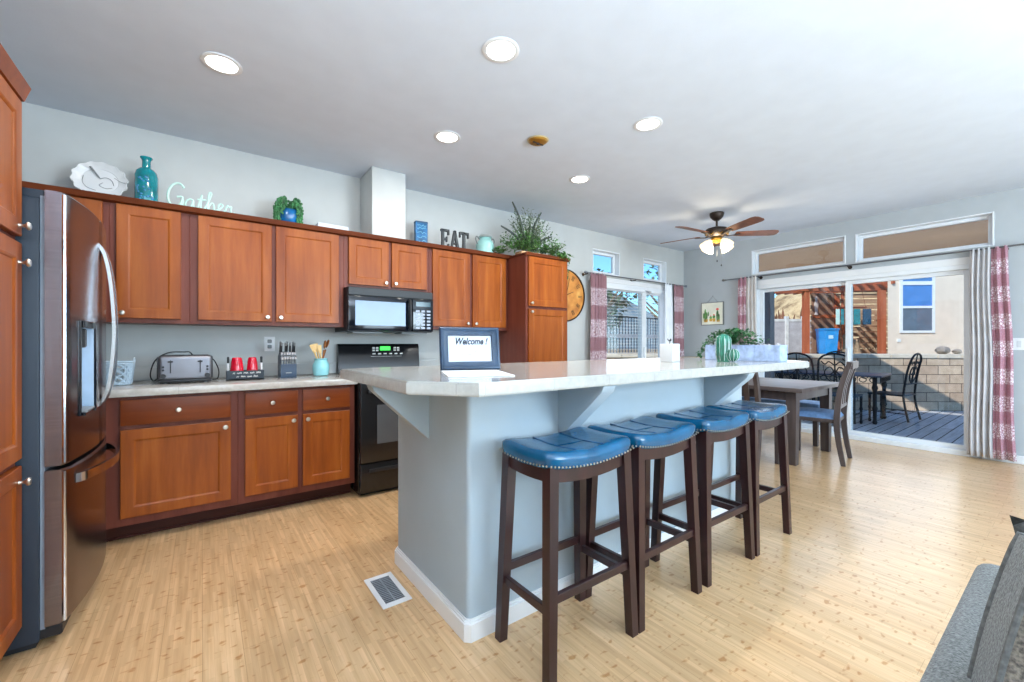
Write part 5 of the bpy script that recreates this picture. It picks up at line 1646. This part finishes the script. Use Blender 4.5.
for s_ in (-1, 1): MB().lathe([(.05, -.02), (.05, .02)], (s_*.11, .13, .05), 14, Matrix.Rotation(PI/2, 4, 'Y')).build('wheel', 'rubber', r, w=False)
# hanging glass panels
r = othing('hanging_rail', 'brown pipe rail hung across the pergola front', 'rail', 0, 1.55, 1.96)
MB().tube([(-.40, 0, 0), (.30, 0, .0)], .018, 8).build('pipe', 'rust', r, w=False)
for x in (-.38, .28): MB().tube([(x, 0, .015), (x, .11, .42)], .004, 5).build('chain', 'rust', r, w=False)
for x, w_, m_, lb in ((-.30, .08, 'mint', 'pale green glass panel, leftmost hanging from the pergola rail'), (-.20, .07, 'teal', 'slim teal glass panel, second from the left on the pergola rail'), (-.07, .12, 'seaglass', 'turquoise glass panel hanging behind the door mullion'), (.10, .14, 'teal', 'wide teal glass panel on the pergola rail'), (.31, .18, 'seadark', 'dark navy glass panel, rightmost under the pergola')):
    o = MB().box(-w_/2, w_/2, -.008, .008, -.37, -.03, .004).tube([(-w_*.3, 0, -.03), (-w_*.3, 0, .0)], .003, 4).tube([(w_*.3, 0, -.03), (w_*.3, 0, 0)], .003, 4).build('glass_panel', m_, None)
    o.location = out(x, 1.55, 1.955); o.rotation_euler = (0, 0, OA); tag(o, lb, 'ornament', 'glass panels under the pergola')
mb = MB(); mb.lathe([(0, -.012), (.12, -.012), (.13, 0), (.12, .012), (0, .012)], (0, 0, 0), 28, Matrix.Diagonal((1, .72, 1, 1)) if False else Matrix.Rotation(PI/2, 4, 'X') @ Matrix.Diagonal((1, .7, 1, 1)))
o = mb.build('plaque', 'rust', None); o.location = out(-.02, 1.642, 2.38); o.rotation_euler = (0, 0, OA); tag(o, 'oval rust brown plaque on the pergola beam', 'plaque')
# driftwood pots by the bin
for k, (x, y, h_, lb) in enumerate(((.24, 2.1, .52, 'tall weathered stump beside the blue bin'), (.42, 2.0, .40, 'shorter weathered stump right of the blue bin'))):
    mb = MB(); mb.lathe([(.09, 0), (.07, .1), (.05, h_*.6), (.055, h_*.9), (.03, h_)], (0, 0, 0), 10)
    for v in mb.bm.verts: v.co.x += .03*math.sin(v.co.z*9+k)
    o = mb.build('stump', 'trunk', None); o.location = out(x, y, .861); tag(o, lb, 'stump', 'stumps by the bin')
# white vinyl fence
r = othing('vinyl_fence', 'white vinyl fence with square posts behind the pergola', 'fence', 0, 5.35, .86)
MB().box(-3.0, 1.9, -.02, .02, .04, .98).build('fence_panel', mat('pale_fence_panel', (186, 184, 190), .6), r, w=False)
MB().box(-3.0, 1.9, -.035, .035, .98, 1.06).build('top_rail', 'fencew', r, w=False)
for x in (-2.9, -1.4, -.2, .75, 1.25, 1.9): MB().box(x-.05, x+.05, -.05, .05, .001, 1.14, .006).build('post', 'fencew', r, w=False)
# dry hillside with brush
def hillfn(cx_, cy_, rx_, ry_, h_, sd):
    rr = random.Random(sd); ph = [rr.uniform(0, 6) for _ in range(6)]
    def f(u, v):
        a = 2*PI*u; k = v
        z = h_*(math.cos(PI*k)+1)/2*(1+.12*math.sin(3*a+ph[0])+.06*math.sin(7*a+ph[1]))
        return Vector((cx_+rx_*k*math.cos(a), cy_+ry_*k*math.sin(a), z-.5))
    return f
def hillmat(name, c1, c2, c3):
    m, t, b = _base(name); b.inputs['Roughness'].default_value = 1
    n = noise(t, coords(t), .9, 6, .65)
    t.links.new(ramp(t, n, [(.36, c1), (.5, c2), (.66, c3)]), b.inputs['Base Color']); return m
mb = MB(); mb.grid(hillfn(48, 12, 22, 11, 10, 1), 64, 24, True); mark(mb.build('hillside', hillmat('dry_grass_hill', (140, 112, 82), (214, 182, 138), (226, 200, 160)), ang=180))
for k in range(7):
    rr = random.Random(60+k); mb = MB()
    for i in range(150):
        a = rr.uniform(0, 2*PI); p = Vector((rr.uniform(-.4, .4), rr.uniform(-.25, .25), abs(rr.gauss(0, .35))))
        mb.leaf(p, (rr.uniform(-.25, .25), rr.uniform(-.25, .25), 1), .5, .10, .05)
    o = mb.build('dry_shrub', mat('brown_brush', (122, 82, 62), .9, vary=.3, vscale=3), None); x, y = -1.4+1.0*k, 7.2
    o.location = out(x, y, .88); o.scale = (1, 1, 1.15)
    tag(o, 'dry brown shrub behind the white vinyl fence', 'shrub', 'shrubs behind the vinyl fence')
mark(MB().box(-60, 120, -60, 120, -.55, -.45).build('ground', 'dirt'))

# wrought iron patio set
DZ = -.0545
r = thing('patio_table', 'black wrought iron patio table with scrollwork edge', 'table', (8.55, 2.55, DZ), math.radians(4))
MB().box(-.44, .44, -.72, .72, .715, .74, .006, 2).build('tabletop', mat('slate_table_top', (62, 78, 104), .35, .2), r, w=False)
mb = MB()
for sy in (-1, 1):
    for k in range(7):
        c = -.36+.12*k
        mb.tube([(c+.042*math.cos(a), sy*.70, .672+.036*math.sin(a)) for a in [2*PI*i/12 for i in range(12)]], .007, 5, True)
for sx in (-1, 1):
    for k in range(11):
        c = -.62+.124*k
        mb.tube([(sx*.42, c+.042*math.cos(a), .672+.036*math.sin(a)) for a in [2*PI*i/12 for i in range(12)]], .007, 5, True)
mb.build('scroll_apron', 'iron', r, w=False)
for x in (-.37, .37):
    for y in (-.63, .63): MB().lathe([(.022, 0), (.034, .03), (.022, .06), (.026, .2), (.038, .24), (.026, .28), (.026, .5), (.040, .55), (.028, .6), (.03, .714)], (x, y, 0), 12).build('leg', 'iron', r, w=False)
def make_iron():
    r = thing('patio_chair', '', 'chair', (0, 0, DZ), 0, 'wrought iron chairs on the patio')
    w = .22
    for s_ in (-1, 1):
        MB().tube(spline([(s_*(w+.015), -.27, 0), (s_*w, -.22, .25), (s_*w, -.21, .44), (s_*w*.98, -.25, .75), (s_*w*.9, -.29, .92)], 5), .015, 8).build('rear_leg', 'iron', r)
        MB().lathe([(.016, 0), (.022, .03), (.014, .06), (.016, .2), (.024, .23), (.016, .26), (.018, .43)], (s_*w, .20, 0), 10).build('front_leg', 'iron', r, w=False)
    MB().box(-w-.02, w+.02, -.225, .225, .43, .455, .008, 2).build('seat', 'iron', r, w=False)
    mb = MB()
    def B(x, z): return (x, -.21-.08*max(0, (z-.44)/.48), z)
    mb.tube(spline([B(-w*.9, .92), B(-.13, .99), B(0, 1.02), B(.13, .99), B(w*.9, .92)], 5), .014, 8)
    mb.tube([B(-w, .56), B(w, .56)], .011, 6)
    for s_ in (-1, 1):
        mb.tube(spline([B(0, .56), B(s_*.10, .64), B(s_*.13, .75), B(s_*.06, .82), B(s_*.02, .75), B(s_*.07, .70)], 5), .009, 6)
        mb.tube(spline([B(0, .84), B(s_*.07, .90), B(s_*.12, .86), B(s_*.17, .91)], 5), .009, 6)
        mb.tube([B(s_*.02, .56), B(0, .84), B(0, 1.01)], .009, 6)
    mb.build('scroll_back', 'iron', r)
    mb = MB()
    for s_ in (-1, 1): mb.tube([(s_*w, -.225, .17), (s_*w, .20, .17)], .009, 6)
    mb.tube([(-w, 0, .17), (w, 0, .17)], .009, 6)
    mb.build('stretcher', 'iron', r, w=False)
    return r
p0 = make_iron()
for i, (x, y, a, lb) in enumerate(((8.70, 1.80, math.radians(-6), 'black iron chair at the near end of the patio table by the block wall'),
        (7.90, 2.24, -PI/2+.06, 'black iron chair with arched scroll back just left of the door mullion'),
        (7.90, 2.74, -PI/2+.06, 'black iron chair with arched scroll back seen just right of the island planter'),
        (9.25, 2.75, PI/2, 'black iron chair on the far side of the patio table'))):
    c = p0 if i == 0 else copy_tree(p0)
    c.location = (x, y, DZ); c.rotation_euler = (0, 0, a); c['label'] = lb

# ------------------------------------------------------------------ outside the back door
r = thing('iron_fence', 'dark iron picket fence on a low white wall outside the back door', 'fence', (9.4, 9.0, -.4))
MB().box(-4.1, 4.1, -.08, .08, -.05, 1.10).build('low_wall', mat('pale_wall', (206, 208, 214), .9), r, w=False)
mb = MB()
for k in range(54): mb.box(-4.0+.15*k, -3.975+.15*k, -.012, .012, 1.25, 2.45)
mb.build('pickets', mat('faded_iron', (92, 98, 106), .5), r, w=False)
MB().box(-4.1, 4.1, -.02, .02, 2.42, 2.46).build('top_rail', 'iron', r, w=False)
MB().box(-4.1, 4.1, -.02, .02, 1.22, 1.26).build('bottom_rail', 'iron', r, w=False)
MB().box(-4.1, 4.1, -.05, .05, 1.75, 1.86).build('white_rail', 'fencew', r, w=False)
def tree(label, x, y, h_, cr, sd, bare=False):
    rr = random.Random(sd)
    r = thing('tree', label, 'tree', (x, y, -.5), 0, 'trees behind the back fence')
    mb = MB(); mb.tube(spline([(0, 0, 0), (.1, 0, h_*.3), (-.05, .1, h_*.6), (.05, 0, h_*.85)], 5), [.30-.011*i for i in range(16)], 9)
    for k in range(8):
        a = rr.uniform(0, 6.3); z = h_*rr.uniform(.45, .75)
        mb.tube(spline([(0, 0, z), (cr*.4*math.cos(a), cr*.4*math.sin(a), z+.6), (cr*.8*math.cos(a), cr*.8*math.sin(a), z+1.4)], 4), [.11-.009*i for i in range(9)], 6)
    mb.build('trunk', 'trunk', r, w=False)
    mb = MB()
    for k in range(900 if not bare else 250):
        a = rr.uniform(0, 6.3); b = math.acos(rr.uniform(-1, 1)); q = rr.random()**.4
        p = Vector((cr*q*math.sin(b)*math.cos(a), cr*q*math.sin(b)*math.sin(a), h_*.85+cr*.8*q*math.cos(b)))
        mb.leaf(p, (rr.uniform(-1, 1), rr.uniform(-1, 1), rr.uniform(-.6, .6)), .42, .24, .2)
    mb.build('crown', 'leafg', r, w=False)
tree('pale-trunked tree left of centre through the back sliding door', 16.9, 15.5, 4.6, 2.1, 41)
tree('loose pale tree seen through the right back transom window', 24.5, 16.5, 6.6, 1.9, 42, True)
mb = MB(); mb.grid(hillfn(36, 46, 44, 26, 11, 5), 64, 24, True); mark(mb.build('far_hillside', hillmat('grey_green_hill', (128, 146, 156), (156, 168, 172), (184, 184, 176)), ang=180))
# remove duplicate helper leftovers
for me in [m for m in bpy.data.meshes if m.users == 0]: bpy.data.meshes.remove(me)
